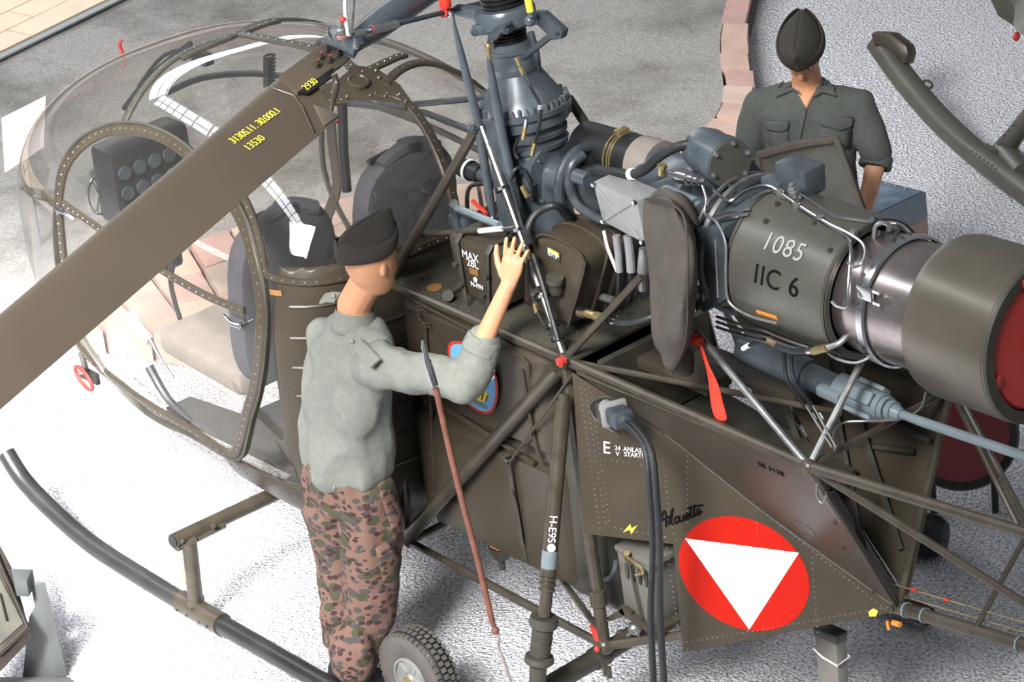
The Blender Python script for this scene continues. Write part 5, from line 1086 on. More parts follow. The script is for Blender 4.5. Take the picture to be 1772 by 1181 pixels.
def side_cap(c, fd, up, par, tilt=0):
    """folded garrison cap: boat shape with turned-up flaps and a crease along the crown"""
    f, u = V(fd).normalized(), V(up).normalized(); u = (u-f*u.dot(f)).normalized(); r = f.cross(u); c = V(c)
    def sec(t, k):
        e = max(0, 1-abs(t)**2.1)**.62; wd = .088*e+.002; hgt = (.135-.010*t*t+.016*t)*(.62+.38*e); y = t*.132; lift = -.018+.045*abs(t)**2*(1 if t > 0 else .2)
        base = lambda x, z: c+r*x+f*y*1.0+u*(z+lift)
        if k == 0:
            q_ = [(1, 0), (1.03, .28), (.93, .52), (.66, .76), (.34, .93), (.05, 1.0)]
            L = [(-wd*a, hgt*b) for a, b in q_]+[(0, hgt*(.90+.1*(1-e)))]+[(wd*a, hgt*b) for a, b in reversed(q_)]+[(wd*.5, .004), (0, .006), (-wd*.5, .004)]
        else:
            h2 = (.066+.020*t*t-.030*max(0, t)**3); o = .004+.002*e; L = [(-wd-o, -.006), (-wd*1.06-o, h2*.6), (-wd*.97-o, h2), (-wd*.90, h2*.96), (-wd*.95, .0), (0, .0), (wd*.95, .0), (wd*.90, h2*.96), (wd*.97+o, h2), (wd*1.06+o, h2*.6), (wd+o, -.006), (0, -.006)]
        return [base(*q_) for q_ in L]
    ts = [-.995, -.97, -.9, -.75, -.5, -.2, .1, .4, .65, .82, .93, .98, .996]
    out_ = None
    for k_, nm in ((0, 'side_cap'), (1, 'cap_flap')):
        b = MB(); b.rings([sec(t, k_) for t in ts]); bm = b.bm; bmesh.ops.recalc_face_normals(bm, faces=bm.faces); me = bpy.data.meshes.new(nm); bm.to_mesh(me); bm.free()
        o = finish(nm, me, CAP, par if k_ == 0 else out_, ang=180); s_ = o.modifiers.new('sub', 'SUBSURF'); s_.levels = s_.render_levels = 2
        if k_ == 0: out_ = o
    b = MB()
    for z in (.035, .020): b.ball(c+f*.128+u*(z+.03), .0045)
    obj('cap_button', b, STL, out_); return out_
def boots(ankles, fdirs, par):
    for (a_, fd_) in zip(ankles, fdirs):
        f = V(fd_).normalized(); r = V((f.y, -f.x, 0)); a_ = V(a_); g = V((a_.x, a_.y, 0)); b = MB()
        b.rings([ering(g+f*.055+V((0, 0, 0)), r, f, .045, .145, 20), ering(g+f*.055+V((0, 0, .03)), r, f, .048, .145, 20), ering(g+f*.05+V((0, 0, .055)), r, f, .045, .135, 20), ering(g+f*.02+V((0, 0, .085)), r, f, .042, .085, 20), ering(g+V((0, 0, .12)), r, f, .044, .056, 20), ering(g.lerp(V((a_.x, a_.y, a_.z)), 1)+V((0, 0, .06)), r, f, .050, .056, 20), ering(V((a_.x, a_.y, a_.z+.14)), r, f, .055, .060, 20)])
        o = obj('boot', b, BOO, par); b = MB(); b.rings([ering(g+f*.055, r, f, .050, .152, 20), ering(g+f*.055+V((0, 0, .022)), r, f, .050, .152, 20)]); obj('sole', b, BLK, o)

# ---- mechanic beside the tank, seen from behind, right hand raised to the oil tank
P1 = thing('mannequin', 'mannequin mechanic seen from behind in grey-green shirt and camouflage trousers, hand raised to the tank', 'mannequin', (-.9, -.70, 0))
f1 = V((.10, 1, 0)).normalized(); r1_ = V((f1.y, -f1.x, 0))
FL = at(590, 1128, y=-.74); FR = at(648, 1150, y=-.74)
FL.z = .12; FR.z = .12
hipL, hipR = V((-.955, -.665, .90)), V((-.785, -.665, .90)); knL, knR = V((-.985, -.655, .50)), V((-.79, -.67, .49))
FL, FR = V((-.965, -.71, .11)), V((-.775, -.80, .11))
shR, elR, wrR, hdR = at(652, 634, y=-.66), at(806, 660, y=-.53), at(880, 492, y=-.38), at(888, 470, y=-.37)
shL, elL, wrL = V((-.955, -.62, 1.375)), V((-1.0, -.52, 1.12)), V((-.95, -.30, 1.10))
nb, hc = at(612, 528, y=-.60), at(640, 455, y=-.56); hc = hc+V((0, 0, .0))
b = MB()
b.rings([ering((-.87, -.66, .84), r1_, f1, .15, .10), ering((-.87, -.66, .95), r1_, f1, .155, .105), ering((-.86, -.65, 1.08), r1_, f1, .135, .095), ering((-.82, -.63, 1.25), r1_, f1, .165, .105), ering((-.79, -.615, 1.38), r1_, f1, .175, .095), ering((-.785, -.61, 1.45), r1_, f1, .09, .07)])
chain(b, [nb-V((0, 0, .06)), nb, hc-V((0, 0, .04))], [.066, .060, .058]); P_, hr, hf, hu = head(b, hc, (-.12, 1, -.10), (-.03, .10, 1), 1.06)
chain(b, [shR, elR, wrR], [.052, .043, .027]); chain(b, [shL, elL, wrL], [.050, .042, .027])
chain(b, [hipL, knL, FL], [.085, .06, .042]); chain(b, [hipR, knR, FR], [.085, .06, .042])
fdir = (at(893, 425, y=-.36)-wrR).normalized()
hand(b, wrR, fdir, (-.4, 1, 0), 1, .14, .42)
hand(b, wrL, (.2, 1, .1), (0, 0, -1), 1, .3, .25)
me = remesh(b, .0045, 2); BODY1 = finish('body', me, SKN, P1, ang=180)
facebits(P_, hr, hf, hu, BODY1)
side_cap(hc+hu*.048-hf*.012, hf, hu+hf*.05, P1)
b = MB()
b.rings([ering((-.865, -.665, .86), r1_, f1, .150, .115), ering((-.865, -.665, .89), r1_, f1, .178, .135), ering((-.865, -.655, .96), r1_, f1, .185, .14), ering((-.855, -.65, 1.08), r1_, f1, .175, .128), ering((-.83, -.64, 1.22), r1_, f1, .185, .125), ering((-.80, -.62, 1.34), r1_, f1, .198, .115), ering((-.79, -.61, 1.42), r1_, f1, .175, .095), ering((-.79, -.605, 1.47), r1_, f1, .10, .08)])
elb = elR; cuf = at(838, 590, y=-.455); cdir = (cuf-elb).normalized()
chain(b, [shR+V((-.05, .02, -.01)), shR, shR.lerp(elR, .5), elR, cuf], [.075, .080, .068, .068, .055]); chain(b, [shL+V((.04, 0, 0)), shL, shL.lerp(elL, .5), elL], [.060, .064, .062, .058])
me = remesh(b, .0085, 3, .020, 9); SH1 = finish('shirt', me, SHA, P1, ang=180)
b = MB(); b.lathe([(-.035, .058), (-.035, .064), (.02, .062), (.022, .052), (.0, .045)], cuf-cdir*.01, cdir, 20); me = remesh(b, .005, 2, .004, 25); finish('rolled_cuff', me, SHA, SH1, ang=180)
b = MB(); b.lathe([(-.02, .066), (.012, .064), (.02, .068), (-.03, .080), (-.05, .090)], nb-V((0, .0, .035)), (.05, .15, 1), 28, cap=False); o = obj('collar', b, SHA, SH1); s_ = o.modifiers.new('s', 'SOLIDIFY'); s_.thickness = .006
for p0, p1 in ((at(614, 596, y=-.70), at(655, 636, y=-.72)), (at(590, 522, y=-.60), at(563, 524, y=-.60))):
    b = MB(); b.ribbon([p0+V((0, -.01, .018)), p0.lerp(p1, .5)+V((0, -.012, .024)), p1+V((0, -.01, .018))], [V((0, -.5, .9)).normalized()]*3, .046, .006); o = obj('epaulette', b, SHA, SH1); b = MB(); b.dome(p0.lerp(p1, .12)+V((0, -.02, .03)), (0, -.5, .8), .008, .004, 10); obj('button', b, STL, o)
b = MB(); b.rings([ering((-.872, -.665, .74), r1_, f1, .170, .130), ering((-.872, -.665, .82), r1_, f1, .170, .128), ering((-.868, -.665, .875), r1_, f1, .163, .122), ering((-.868, -.665, .905), r1_, f1, .160, .118)])
chain(b, [hipL+V((0, 0, -.08)), V((-.975, -.66, .68)), knL, V((-.985, -.68, .30)), FL+V((0, 0, .05))], [.106, .112, .096, .084, .066]); chain(b, [hipR+V((0, 0, -.08)), V((-.78, -.66, .68)), knR, V((-.795, -.70, .30)), FR+V((0, 0, .05))], [.108, .116, .102, .090, .074])
chain(b, [FL+V((0, 0, .12)), FL+V((0, .0, .15))], [.076, .080]); chain(b, [FR+V((0, 0, .04)), FR+V((0, 0, .12))], [.076, .084])
me = remesh(b, .0085, 3, .019, 8); TR1 = finish('trousers', me, CAMO, P1, ang=180)
trb = BVHTree.FromPolygons([v.co for v in me.vertices], [p.vertices for p in me.polygons])
def patch(pxs, m, name, par, th=.006, tree=trb, off=.0015):
    """a cloth piece lying on the body: the outline is subdivided and each point follows the surface beneath"""
    bm = bmesh.new(); bm.faces.new([bm.verts.new((a_/100., c_/100., 0)) for a_, c_ in pxs]); bmesh.ops.triangulate(bm, faces=bm.faces)
    for _ in range(2): bmesh.ops.subdivide_edges(bm, edges=[e for e in bm.edges if e.calc_length() > .06], cuts=1, use_grid_fill=True)
    bmesh.ops.triangulate(bm, faces=bm.faces)
    last = None; mv = []
    for v in bm.verts:
        r_ = tree.ray_cast(CAM, ray(v.co.x*100, v.co.y*100)); 
        if r_[0] is not None: last = r_[0] if last is None else last
        mv.append((v, r_[0], r_[1]))
    if last is None: bm.free(); return None
    for v, p, n_ in mv:
        if p is None: q_ = tree.find_nearest(CAM+ray(v.co.x*100, v.co.y*100)*(last-CAM).length); p, n_ = q_[0], q_[1]
        v.co = p+n_*(th+off)
    bmesh.ops.recalc_face_normals(bm, faces=bm.faces); bm.normal_update()
    if sum((f.normal.dot(CD) for f in bm.faces)) > 0: bmesh.ops.reverse_faces(bm, faces=bm.faces)
    me = bpy.data.meshes.new(name); bm.to_mesh(me); bm.free(); o = finish(name, me, m, par, ang=60); s_ = o.modifiers.new('s', 'SOLIDIFY'); s_.thickness = th+.003; s_.offset = -1; return o
patch([(655, 848), (672, 846), (690, 880), (690, 918), (678, 922), (668, 890)], CAMO, 'hip_pocket', TR1, .010)
patch([(648, 948), (668, 938), (690, 960), (680, 1022), (662, 1010)], CAMO, 'thigh_pocket', TR1, .014)
patch([(536, 800), (548, 796), (545, 815), (538, 818)], CAMO, 'waist_tab', TR1, .006); patch([(572, 812), (590, 812), (584, 838), (574, 838)], CAMO, 'waist_tab', TR1, .006)
for q_ in ((540, 815), (579, 842)):
    r_ = trb.ray_cast(CAM, ray(*q_))
    if r_[0] is not None: b = MB(); b.ball(r_[0]-CD*.006, .010); obj('button', b, CHR, TR1)
boots([FL, FR], [(-.1, 1, 0), (.12, 1, 0)], P1)

# ---- mechanic on the far side of the engine, facing the camera, head bowed
c2 = V((-1.02, 1.93, 0)); f2 = V((.58, -.81, 0)); r2 = V((f2.y, -f2.x, 0))   # r2 = his own right
P2_ = thing('mannequin', 'mannequin mechanic in grey-green shirt and side cap bowing his head beyond the engine', 'mannequin', c2)
Lc2 = lambda x, y, z: c2+r2*x+f2*y+V((0, 0, z))
b = MB()
b.rings([ering(Lc2(0, 0, .84), r2, f2, .15, .10), ering(Lc2(0, 0, 1.0), r2, f2, .15, .10), ering(Lc2(0, .02, 1.15), r2, f2, .145, .10), ering(Lc2(0, .03, 1.3), r2, f2, .17, .105), ering(Lc2(0, .02, 1.36), r2, f2, .135, .07), ering(Lc2(0, .02, 1.42), r2, f2, .06, .055)])
n0 = Lc2(0, .03, 1.44); hc2 = Lc2(0, .085, 1.625)
chain(b, [n0-V((0, 0, .04)), n0+V((0, 0, .04)), hc2+V((0, 0, -.05))], [.066, .060, .056]); P_2, hr2, hf2, hu2 = head(b, hc2, f2+V((0, 0, -.75)), (0, 0, 1), 1.0)
sR, sL = Lc2(.198, .02, 1.365), Lc2(-.198, .02, 1.365); eR, eL = Lc2(.255, .02, 1.13), Lc2(-.262, .02, 1.13); wR, wL = Lc2(.185, .20, .95), Lc2(-.215, .18, .93)
chain(b, [sR, eR, wR], [.050, .043, .028]); chain(b, [sL, eL, wL], [.050, .043, .028]); hand(b, wR, f2+V((-.1, 0, -.5)), -r2, -1, .35, .3); hand(b, wL, f2+V((0, 0, -.5)), r2, 1, .35, .3)
for s_ in (-1, 1): chain(b, [Lc2(.09*s_, 0, .88), Lc2(.10*s_, .01, .5), Lc2(.11*s_, -.01, .11)], [.085, .06, .042])
me = remesh(b, .0062, 2); BODY2 = finish('body', me, SKN, P2_, ang=180); facebits(P_2, hr2, hf2, hu2, BODY2)
side_cap(hc2+hu2*.042+hf2*.004, hf2, hu2, P2_)
b = MB()
b.rings([ering(Lc2(0, 0, .84), r2, f2, .165, .12), ering(Lc2(0, 0, .95), r2, f2, .178, .13), ering(Lc2(0, .01, 1.1), r2, f2, .172, .125), ering(Lc2(0, .02, 1.25), r2, f2, .192, .13), ering(Lc2(0, .025, 1.35), r2, f2, .202, .115), ering(Lc2(0, .02, 1.405), r2, f2, .165, .09), ering(Lc2(0, .01, 1.44), r2, f2, .088, .072)])
chain(b, [Lc2(.13, .02, 1.385), sR, sR.lerp(eR, .5), eR+V((0, 0, .03))], [.06, .066, .066, .060]); chain(b, [Lc2(-.13, .02, 1.385), sL, sL.lerp(eL, .5), eL+V((0, 0, .03))], [.06, .066, .066, .060])
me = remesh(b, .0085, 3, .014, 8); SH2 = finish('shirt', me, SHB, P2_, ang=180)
shb = BVHTree.FromPolygons([v.co for v in me.vertices], [p.vertices for p in me.polygons])
for e_, w_ in ((eR, wR), (eL, wL)):
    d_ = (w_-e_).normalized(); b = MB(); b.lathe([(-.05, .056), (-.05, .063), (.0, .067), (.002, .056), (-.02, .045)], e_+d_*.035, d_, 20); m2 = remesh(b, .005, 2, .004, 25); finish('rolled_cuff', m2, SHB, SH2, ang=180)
# open collar, V of bare skin, placket, pockets
patch([(1362, 126), (1370, 148), (1384, 167), (1396, 189), (1405, 170), (1416, 150), (1421, 126), (1392, 120)], SKN, 'bare_neck', P2_, .003, shb)
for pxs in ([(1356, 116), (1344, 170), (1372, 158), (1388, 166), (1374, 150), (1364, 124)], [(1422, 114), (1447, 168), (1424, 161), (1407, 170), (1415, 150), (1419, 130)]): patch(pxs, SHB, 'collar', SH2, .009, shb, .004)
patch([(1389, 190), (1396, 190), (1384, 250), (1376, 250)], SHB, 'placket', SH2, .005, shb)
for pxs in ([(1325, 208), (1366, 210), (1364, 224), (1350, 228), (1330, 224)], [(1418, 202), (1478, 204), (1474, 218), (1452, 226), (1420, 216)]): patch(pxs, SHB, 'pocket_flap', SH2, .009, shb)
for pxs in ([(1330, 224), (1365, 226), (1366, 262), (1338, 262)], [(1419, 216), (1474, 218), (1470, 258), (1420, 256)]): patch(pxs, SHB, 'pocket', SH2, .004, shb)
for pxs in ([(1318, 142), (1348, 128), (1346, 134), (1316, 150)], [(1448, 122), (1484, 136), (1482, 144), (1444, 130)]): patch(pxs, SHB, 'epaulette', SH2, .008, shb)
b = MB()
for s_ in (-1, 1): chain(b, [Lc2(.085*s_, 0, .84), Lc2(.10*s_, .0, .5), Lc2(.11*s_, -.01, .16)], [.105, .095, .085])
b.rings([ering(Lc2(0, 0, .80), r2, f2, .165, .12), ering(Lc2(0, 0, .90), r2, f2, .158, .115)])
me = remesh(b, .010, 3, .010, 9); finish('trousers', me, CAMO, P2_, ang=180)
boots([Lc2(.11, -.01, .11), Lc2(-.11, -.01, .11)], [f2, f2], P2_)

# ================================================================== OTHER THINGS
# cover panel held by the far mechanic
cpp = [(1312, 268), (1330, 254), (1440, 240), (1452, 246), (1478, 300), (1499, 376), (1470, 372), (1400, 352), (1330, 330)]
q0_, q1_, q2_ = at(1315, 262, y=1.60), at(1450, 242, y=1.66), at(1499, 376, y=1.50); nP = (q1_-q0_).cross(q2_-q0_).normalized(); nP = nP if nP.dot(CD) < 0 else -nP
CP_ = thing('cover_panel', 'dark olive cowling panel standing upright in front of the bowing mannequin', 'panel', q2_)
b = MB(); P = [atp(*q_, q0_, nP) for q_ in [(1312, 268), (1450, 242), (1499, 378), (1340, 420)]]; b.prism(P, -nP*.035, .010); obj('panel_sheet', b, OLD, CP_)
b = MB(); b.tube([atp(*q_, q0_, nP)+nP*.002 for q_ in [(1330, 395), (1313, 278), (1322, 268), (1380, 252), (1440, 244), (1452, 252), (1497, 376)]], [.010, .012, .020, .022, .018, .012, .010], 8, 3); obj('rim', b, CAN, CP_)
b = MB(); b.tube([atp(*q_, q0_, nP)-nP*.012 for q_ in [(1340, 385), (1330, 292), (1340, 285), (1425, 268), (1436, 274), (1472, 360)]], .006, 8, 3); obj('inner_bead', b, OLD, CP_)
# blue-grey box on the brick pier beyond
bc = [(1500, 372), (1603, 332), (1612, 388), (1500, 425)]
bl = at(1612, 390, z=.26); fz = .26
BXT = thing('equipment_box', 'blue-grey box with glossy top standing on a brick behind the jet pipe', 'box', (bl.x, bl.y, 0))
top_ = [at(1470, 395, z=.44), at(1603, 332, z=.44), at(1524, 312, z=.44), at(1400, 362, z=.44)]
b = MB(); b.prism([p+V((0, 0, -.13)) for p in top_], (0, 0, .13), .004); obj('case', b, BOX, BXT)
cT = sum(top_, V())/4; b = MB(); b.prism([p.lerp(cT, .06)+V((0, 0, .001)) for p in top_], (0, 0, .006), .002); o = obj('top_board', b, GLS_TOP, BXT, 'glossy blue top board')
for i in range(3): b = MB(); p = top_[1].lerp(top_[2], .3+.25*i).lerp(cT, .15)+V((0, 0, .008)); b.ball(p, .006); obj('screw', b, CHR, BXT)
BRK = thing('brick_pier', 'two stacked red-brown bricks under the blue-grey box', 'bricks', (top_[1].x, top_[1].y, 0))
ctr = at(1560, 400, z=.2); vx = (top_[1]-top_[0]).normalized(); vy = V((-vx.y, vx.x, 0))
for k_ in range(2):
    b = MB(); b.box((ctr.x, ctr.y, .078+.155*k_), (.20, .14, .150), (vx, vy, V((0, 0, 1))), .006); obj('brick', b, KRB, BRK, smooth=False)
# brown canvas bag cover
def cloth(name, cols, par, m, amp=.022):
    """columns of (px,py,y) from left to right: a closed hanging shell"""
    rings = []
    for col in cols: rings.append(cat([at(a_, c_, y=yy) for a_, c_, yy in col], 4))
    n = len(rings[0]); b = MB(); R3 = []
    for j in range(n):
        row = [r_[j] for r_ in rings]; rr = cat(row, 6, True)
        R3.append([p+V((noise.noise(V((p.x*16, p.y*16, p.z*6))), noise.noise(V((p.x*16+5, p.y*16, p.z*6)))+.5*noise.noise(p*30), 0))*amp for p in rr])
    b.rings(R3, True); o = obj(name, b, m, par, ang=180); s_ = o.modifiers.new('s', 'SUBSURF'); s_.levels = s_.render_levels = 1; return o
CV = thing('canvas_cover', 'brown canvas bag cover hanging over engine parts beside the grey box', 'cover', at(1165, 640, y=-.3))
cloth('canvas', [
    [(1116, 345, -.30), (1119, 400, -.31), (1123, 470, -.31), (1128, 540, -.31), (1130, 590, -.31), (1162, 640, -.30)],
    [(1150, 335, -.34), (1150, 400, -.37), (1150, 470, -.38), (1150, 540, -.38), (1150, 600, -.37), (1166, 645, -.32)],
    [(1180, 368, -.34), (1186, 420, -.37), (1188, 480, -.38), (1186, 540, -.38), (1184, 590, -.36), (1170, 645, -.31)],
    [(1198, 385, -.28), (1206, 430, -.30), (1206, 490, -.31), (1200, 545, -.31), (1194, 592, -.31), (1175, 636, -.29)],
    [(1172, 340, -.20), (1188, 385, -.20), (1186, 460, -.20), (1180, 530, -.20), (1178, 580, -.22), (1168, 630, -.27)],
    [(1135, 330, -.22), (1140, 380, -.20), (1140, 450, -.20), (1140, 530, -.20), (1145, 580, -.22), (1163, 632, -.27)]], CV, CAN)
b = MB(); b.tube([at(1117, 345, y=-.33), at(1150, 348, y=-.385), at(1182, 372, y=-.385), at(1190, 430, y=-.405), at(1190, 520, y=-.41), at(1186, 590, y=-.39), at(1166, 642, y=-.34)], .0035, 6, 5); obj('seam', b, OLD, CV)
b = MB(); b.tube([at(1168, 590, y=-.26), at(1178, 615, y=-.26), at(1182, 645, y=-.26)], [.03, .045, .035], 16, 4); obj('lower_pouch', b, OLD, CV)
# second brown cover behind
CV2 = thing('canvas_hood', 'folded brown canvas hood lying on the engine behind the hanging bag', 'cover', at(1185, 360, y=-.15))
cloth('hood', [
    [(1128, 335, -.20), (1130, 350, -.22), (1132, 370, -.22)],
    [(1150, 322, -.22), (1158, 345, -.24), (1165, 372, -.24)],
    [(1185, 338, -.18), (1200, 365, -.2), (1212, 395, -.2)],
    [(1170, 330, -.12), (1190, 350, -.12), (1205, 380, -.12)]], CV2, CAN, .004)
# red streamer
RS = thing('red_streamer', 'red cloth warning streamer tied to the engine strut', 'ribbon', at(1250, 730, y=-.28))
b = MB(); pth = [(1206, 588, -.24), (1214, 600, -.25), (1222, 628, -.26), (1236, 660, -.27), (1240, 700, -.28), (1250, 732, -.29)]; wds = (.034, .042, .052, .050, .046, .058)
pp = [at(a_, c_, y=yy) for a_, c_, yy in pth]; rings = []
for i, p in enumerate(pp):
    sd = V((.85, -.5*math.sin(i*1.1), .25*math.cos(i))).normalized(); n_ = V((0, -1, .1)); rings.append([p-sd*wds[i]*.5-n_*.002, p-n_*.006+n_*.004*math.sin(i), p+sd*wds[i]*.5-n_*.002, p+sd*wds[i]*.5+n_*.002, p+n_*.008, p-sd*wds[i]*.5+n_*.002])
b.rings(rings); o = obj('streamer', b, REF, RS, ang=60); s_ = o.modifiers.new('s', 'SUBSURF'); s_.levels = s_.render_levels = 2
b = MB(); b.box(pp[0], (.045, .03, .03), bev=.008); b.box(at(1200, 590, y=-.24), (.04, .02, .022), bev=.006); obj('knot', b, REF, RS)
# external power plug and its two black cables
PC = thing('power_cable', 'black twin power cable plugged into the side panel socket and hanging down', 'cable', at(1140, 1181, y=-.62))
pA, pB_ = at(1050, 706, y=-.375), at(1106, 746, y=-.47); pd = (pB_-pA).normalized(); pi_, pj_, _ = frame_axes(pd)
b = MB(); b.tube([pA-pd*.01, pA+pd*.05], .027, 14); b.box(pA+pd*.065, (.095, .085, .026), (pi_, pj_, pd), .008); o = obj('plug_flange', b, GRM, PC, 'grey plug flange')
b = MB(); b.box(pA+pd*.115, (.076, .062, .090), (pi_, pj_, pd), .014)
for k_ in range(5): b.box(pA+pd*.115+pi_*(-.022+.011*k_)-pj_*.026, (.004, .006, .07), (pi_, pj_, pd))
b.tube([pA+pd*.15, pA+pd*.19], [.026, .020], 12); obj('plug', b, GRD, PC)
pe = pA+pd*.18
for dx in (0, 1):
    T('cable', [pe+pi_*.010*(dx*2-1), at(1116+dx*9, 775, y=-.51), at(1125+dx*11, 860, y=-.55), at(1130+dx*12, 950, y=-.56), at(1126+dx*16, 1060, y=-.58), at(1131+dx*18, 1181, y=-.62), at(1136+dx*20, 1290, y=-.66), V((at(1136+dx*20, 1290, y=-.66).x+.03, -.70, .10)), V((at(1136+dx*20, 1290, y=-.66).x+.12, -.80-.03*dx, .014)), V((at(1136+dx*20, 1290, y=-.66).x+.6, -1.1-.05*dx, .014)), V((at(1136+dx*20, 1290, y=-.66).x+1.6, -2.0-.05*dx, .014))], .012, HOS, smooth=6, seg=10, parent=PC)
# slim red-brown pole standing in front of the mannequin's sleeve
HP = thing('grounding_pole', 'thin red-brown pole with chrome tip and cord standing before the raised sleeve', 'pole', at(888, 1200, y=-.86))
hp = lambda a_, c_: at(a_, c_, y=-.86)
b = MB(); b.tube([hp(754, 672), hp(790, 830), hp(828, 975), hp(852, 1078)], .0105, 12, 4); obj('pole', b, BRN, HP)
b = MB(); b.tube([hp(731, 590), hp(733, 598), hp(738, 620), hp(740, 626), hp(752, 668)], [.004, .009, .010, .0135, .0135], 14); obj('tip', b, CHR, HP, 'chrome tip')
b = MB(); b.ball(hp(857, 1092), .015); b.tube([hp(851, 1072), hp(857, 1092)], .008, 8); obj('knot', b, BRN, HP)
b = MB(); b.tube([hp(858, 1095), hp(864, 1106), hp(862, 1118), hp(872, 1145), hp(884, 1181), hp(900, 1230), V((hp(900, 1230).x+.03, -.87, .10)), V((hp(900, 1230).x+.05, -.88, .006)), V((hp(900, 1230).x+.22, -.95, .006))], .005, 8, 4); obj('cord', b, SEG, HP)
# second helicopter, top right
H2 = thing('helicopter', 'second olive helicopter at the top right corner, only skid and belly showing', 'helicopter', at(1640, 250, z=0))
sk = [(1519, 72, .42), (1560, 130, .30), (1610, 190, .18), (1660, 240, .11), (1720, 290, .075), (1800, 350, .06), (1900, 430, .055)]
b = MB(); b.tube([at(a_, c_, z=z) for a_, c_, z in sk], .062, 20, 5); S2 = obj('skid', b, OLM, H2, 'thick olive skid with wheel shoe')
b = MB(); t_ = [(1506, 60), (1512, 54), (1540, 56), (1568, 78), (1572, 92), (1566, 112), (1556, 108), (1548, 84), (1530, 76), (1512, 82)]
pz = at(1535, 75, z=.45); nS = V((.25, -.9, .35)).normalized(); b.prism([atp(a_, c_, pz, nS) for a_, c_ in t_], -nS*.10, .012); obj('skid_shoe', b, OLV, S2, 'rounded shoe on skid tip')
b = MB(); cR_ = at(1606, 146, z=.30); b.tube([cR_+V((math.cos(t)*.028, 0, math.sin(t)*.018)) for t in [2*PI*i/14 for i in range(14)]], .006, 8, 2, closed=True); obj('tow_eye', b, OLD, S2)
b = MB(); u_ = at(1735, 262, z=.10); b.tube([u_, at(1758, 232, z=.22), at(1790, 190, z=.40), at(1840, 130, z=.7)], [.055, .045, .042, .042], 16, 3); b.tube([at(1712, 272, z=.10), u_, at(1772, 305, z=.09)], .066, 18); obj('skid_leg', b, OLM, H2)
b = MB()
for k_ in range(7): b.dome(at(1682+k_*7, 262+k_*5, z=.155), (0, -.6, 1), .006, .005)
for k_ in range(4): b.dome(at(1738+k_*8, 235-k_*9, z=.30), (0, -.6, 1), .006, .005)
obj('rivets', b, OLD, S2, kind='stuff')
b = MB(); hb = [at(1690, -30, z=1.0), at(1715, 5, z=.95), at(1737, 30, z=.93), at(1752, 55, z=.92), at(1772, 68, z=.92), at(1900, 80, z=.92), at(1900, -80, z=1.1)]
b.prism([p for p in hb], (.15, .5, .35), .03); BE = obj('belly', b, OLM, H2); b = MB(); b.ball(at(1759, 63, z=.90), .022, sx=.6); obj('belly_light', b, RED, H2, 'small red lamp')
# grey stand and worn metal trough, bottom left
gx0, gy0 = at(70, 1178, z=0), None
SD = thing('trestle_stand', 'grey angle-iron stand at the bottom left corner', 'stand', V((gx0.x, gx0.y, 0)))
p_top = at(40, 1005, z=.40); tops = V((p_top.x, p_top.y, .40))
b = MB(); q = [at(22, 984, z=.44), at(58, 984, z=.44), at(60, 1003, z=.40), at(46, 1024, z=.37), at(28, 1003, z=.40)]
d_up = V((0, 0, 1)); blk = [at(18, 984, z=.44), at(57, 985, z=.44), at(46, 1006, z=.44), at(24, 1005, z=.44)]
b.prism([p+V((0, 0, -.07)) for p in blk], (0, 0, .07), .004); obj('top_block', b, SDP, SD, 'pale grey welded top block')
for pxs in ([(52, 1010), (60, 1012), (98, 1172), (84, 1176)], [(50, 1068), (66, 1040), (86, 1178), (38, 1178)]):
    b = MB(); zz = .42; pts = []
    for (a_, c_) in pxs: z_ = max(.0, .40*(1178-c_)/170); pts.append(at(a_, c_, z=z_))
    b.prism(pts, (.02, .035, 0), .002); obj('leg', b, SDP, SD)
b = MB(); pb = [at(-60, 1172, z=.03), at(122, 1172, z=.03), at(124, 1182, z=.03), at(-60, 1184, z=.03)]; b.prism([p+V((0, 0, -.03)) for p in pb], (0, 0, .03), .002); obj('foot_bar', b, SDP, SD)
TRG = thing('metal_trough', 'worn brown-black metal trough resting on the bottom left stand', 'trough', at(20, 1100, z=.2))
zf = lambda c_: .46-(c_-940)*.0012
def tz(a_, c_, dz=0): return at(a_, c_, z=zf(c_)+dz)
b = MB(); outr = [(-40, 880), (0, 944), (22, 984), (50, 1086), (44, 1094), (0, 1142), (-60, 1180)]
b.prism([tz(*q_) for q_ in outr], (0, 0, -.05), .006); o = obj('shell', b, RUS, TRG)
b = MB(); inn = [(-40, 960), (-6, 990), (4, 1010), (40, 1080), (2, 1115), (-60, 1150)]; b.prism([tz(*q_, .001) for q_ in inn], (0, 0, .003)); obj('inner_face', b, OLD, TRG)
b = MB(); b.tube([tz(-8, 955, .01), tz(4, 985, .012), tz(48, 1087, .012), tz(2, 1130, .01), tz(-60, 1165, .01)], .009, 8); b.tube([tz(0, 1028, .008), tz(12, 1075, .008)], .004, 6); obj('rim', b, RUS, TRG)
# translucent white notice board at the left edge
SG = thing('notice_board', 'blank white notice board on a thin post at the left edge', 'sign', at(40, 330, z=0))
sg = [(2, 205), (79, 166), (78, 232), (66, 292), (18, 352), (4, 345)]
s0p = at(40, 260, z=.62); nG = V((CR.x*-.35-CD.x, CR.y*-.35-CD.y, 0)).normalized(); nG = -nG if nG.dot(CD) > 0 else nG
b = MB(); b.prism([atp(*q_, s0p, nG) for q_ in ((2, 205), (79, 166), (76, 255), (8, 300))], -nG*.012, .002); obj('board', b, SGN, SG)
b = MB(); c_ = atp(40, 280, s0p, nG)-nG*.02; b.tube([V((c_.x, c_.y, .0)), V((c_.x, c_.y, c_.z))], .012, 10); b.box((c_.x, c_.y, .01), (.26, .20, .02), bev=.004); obj('post', b, ZNC, SG)
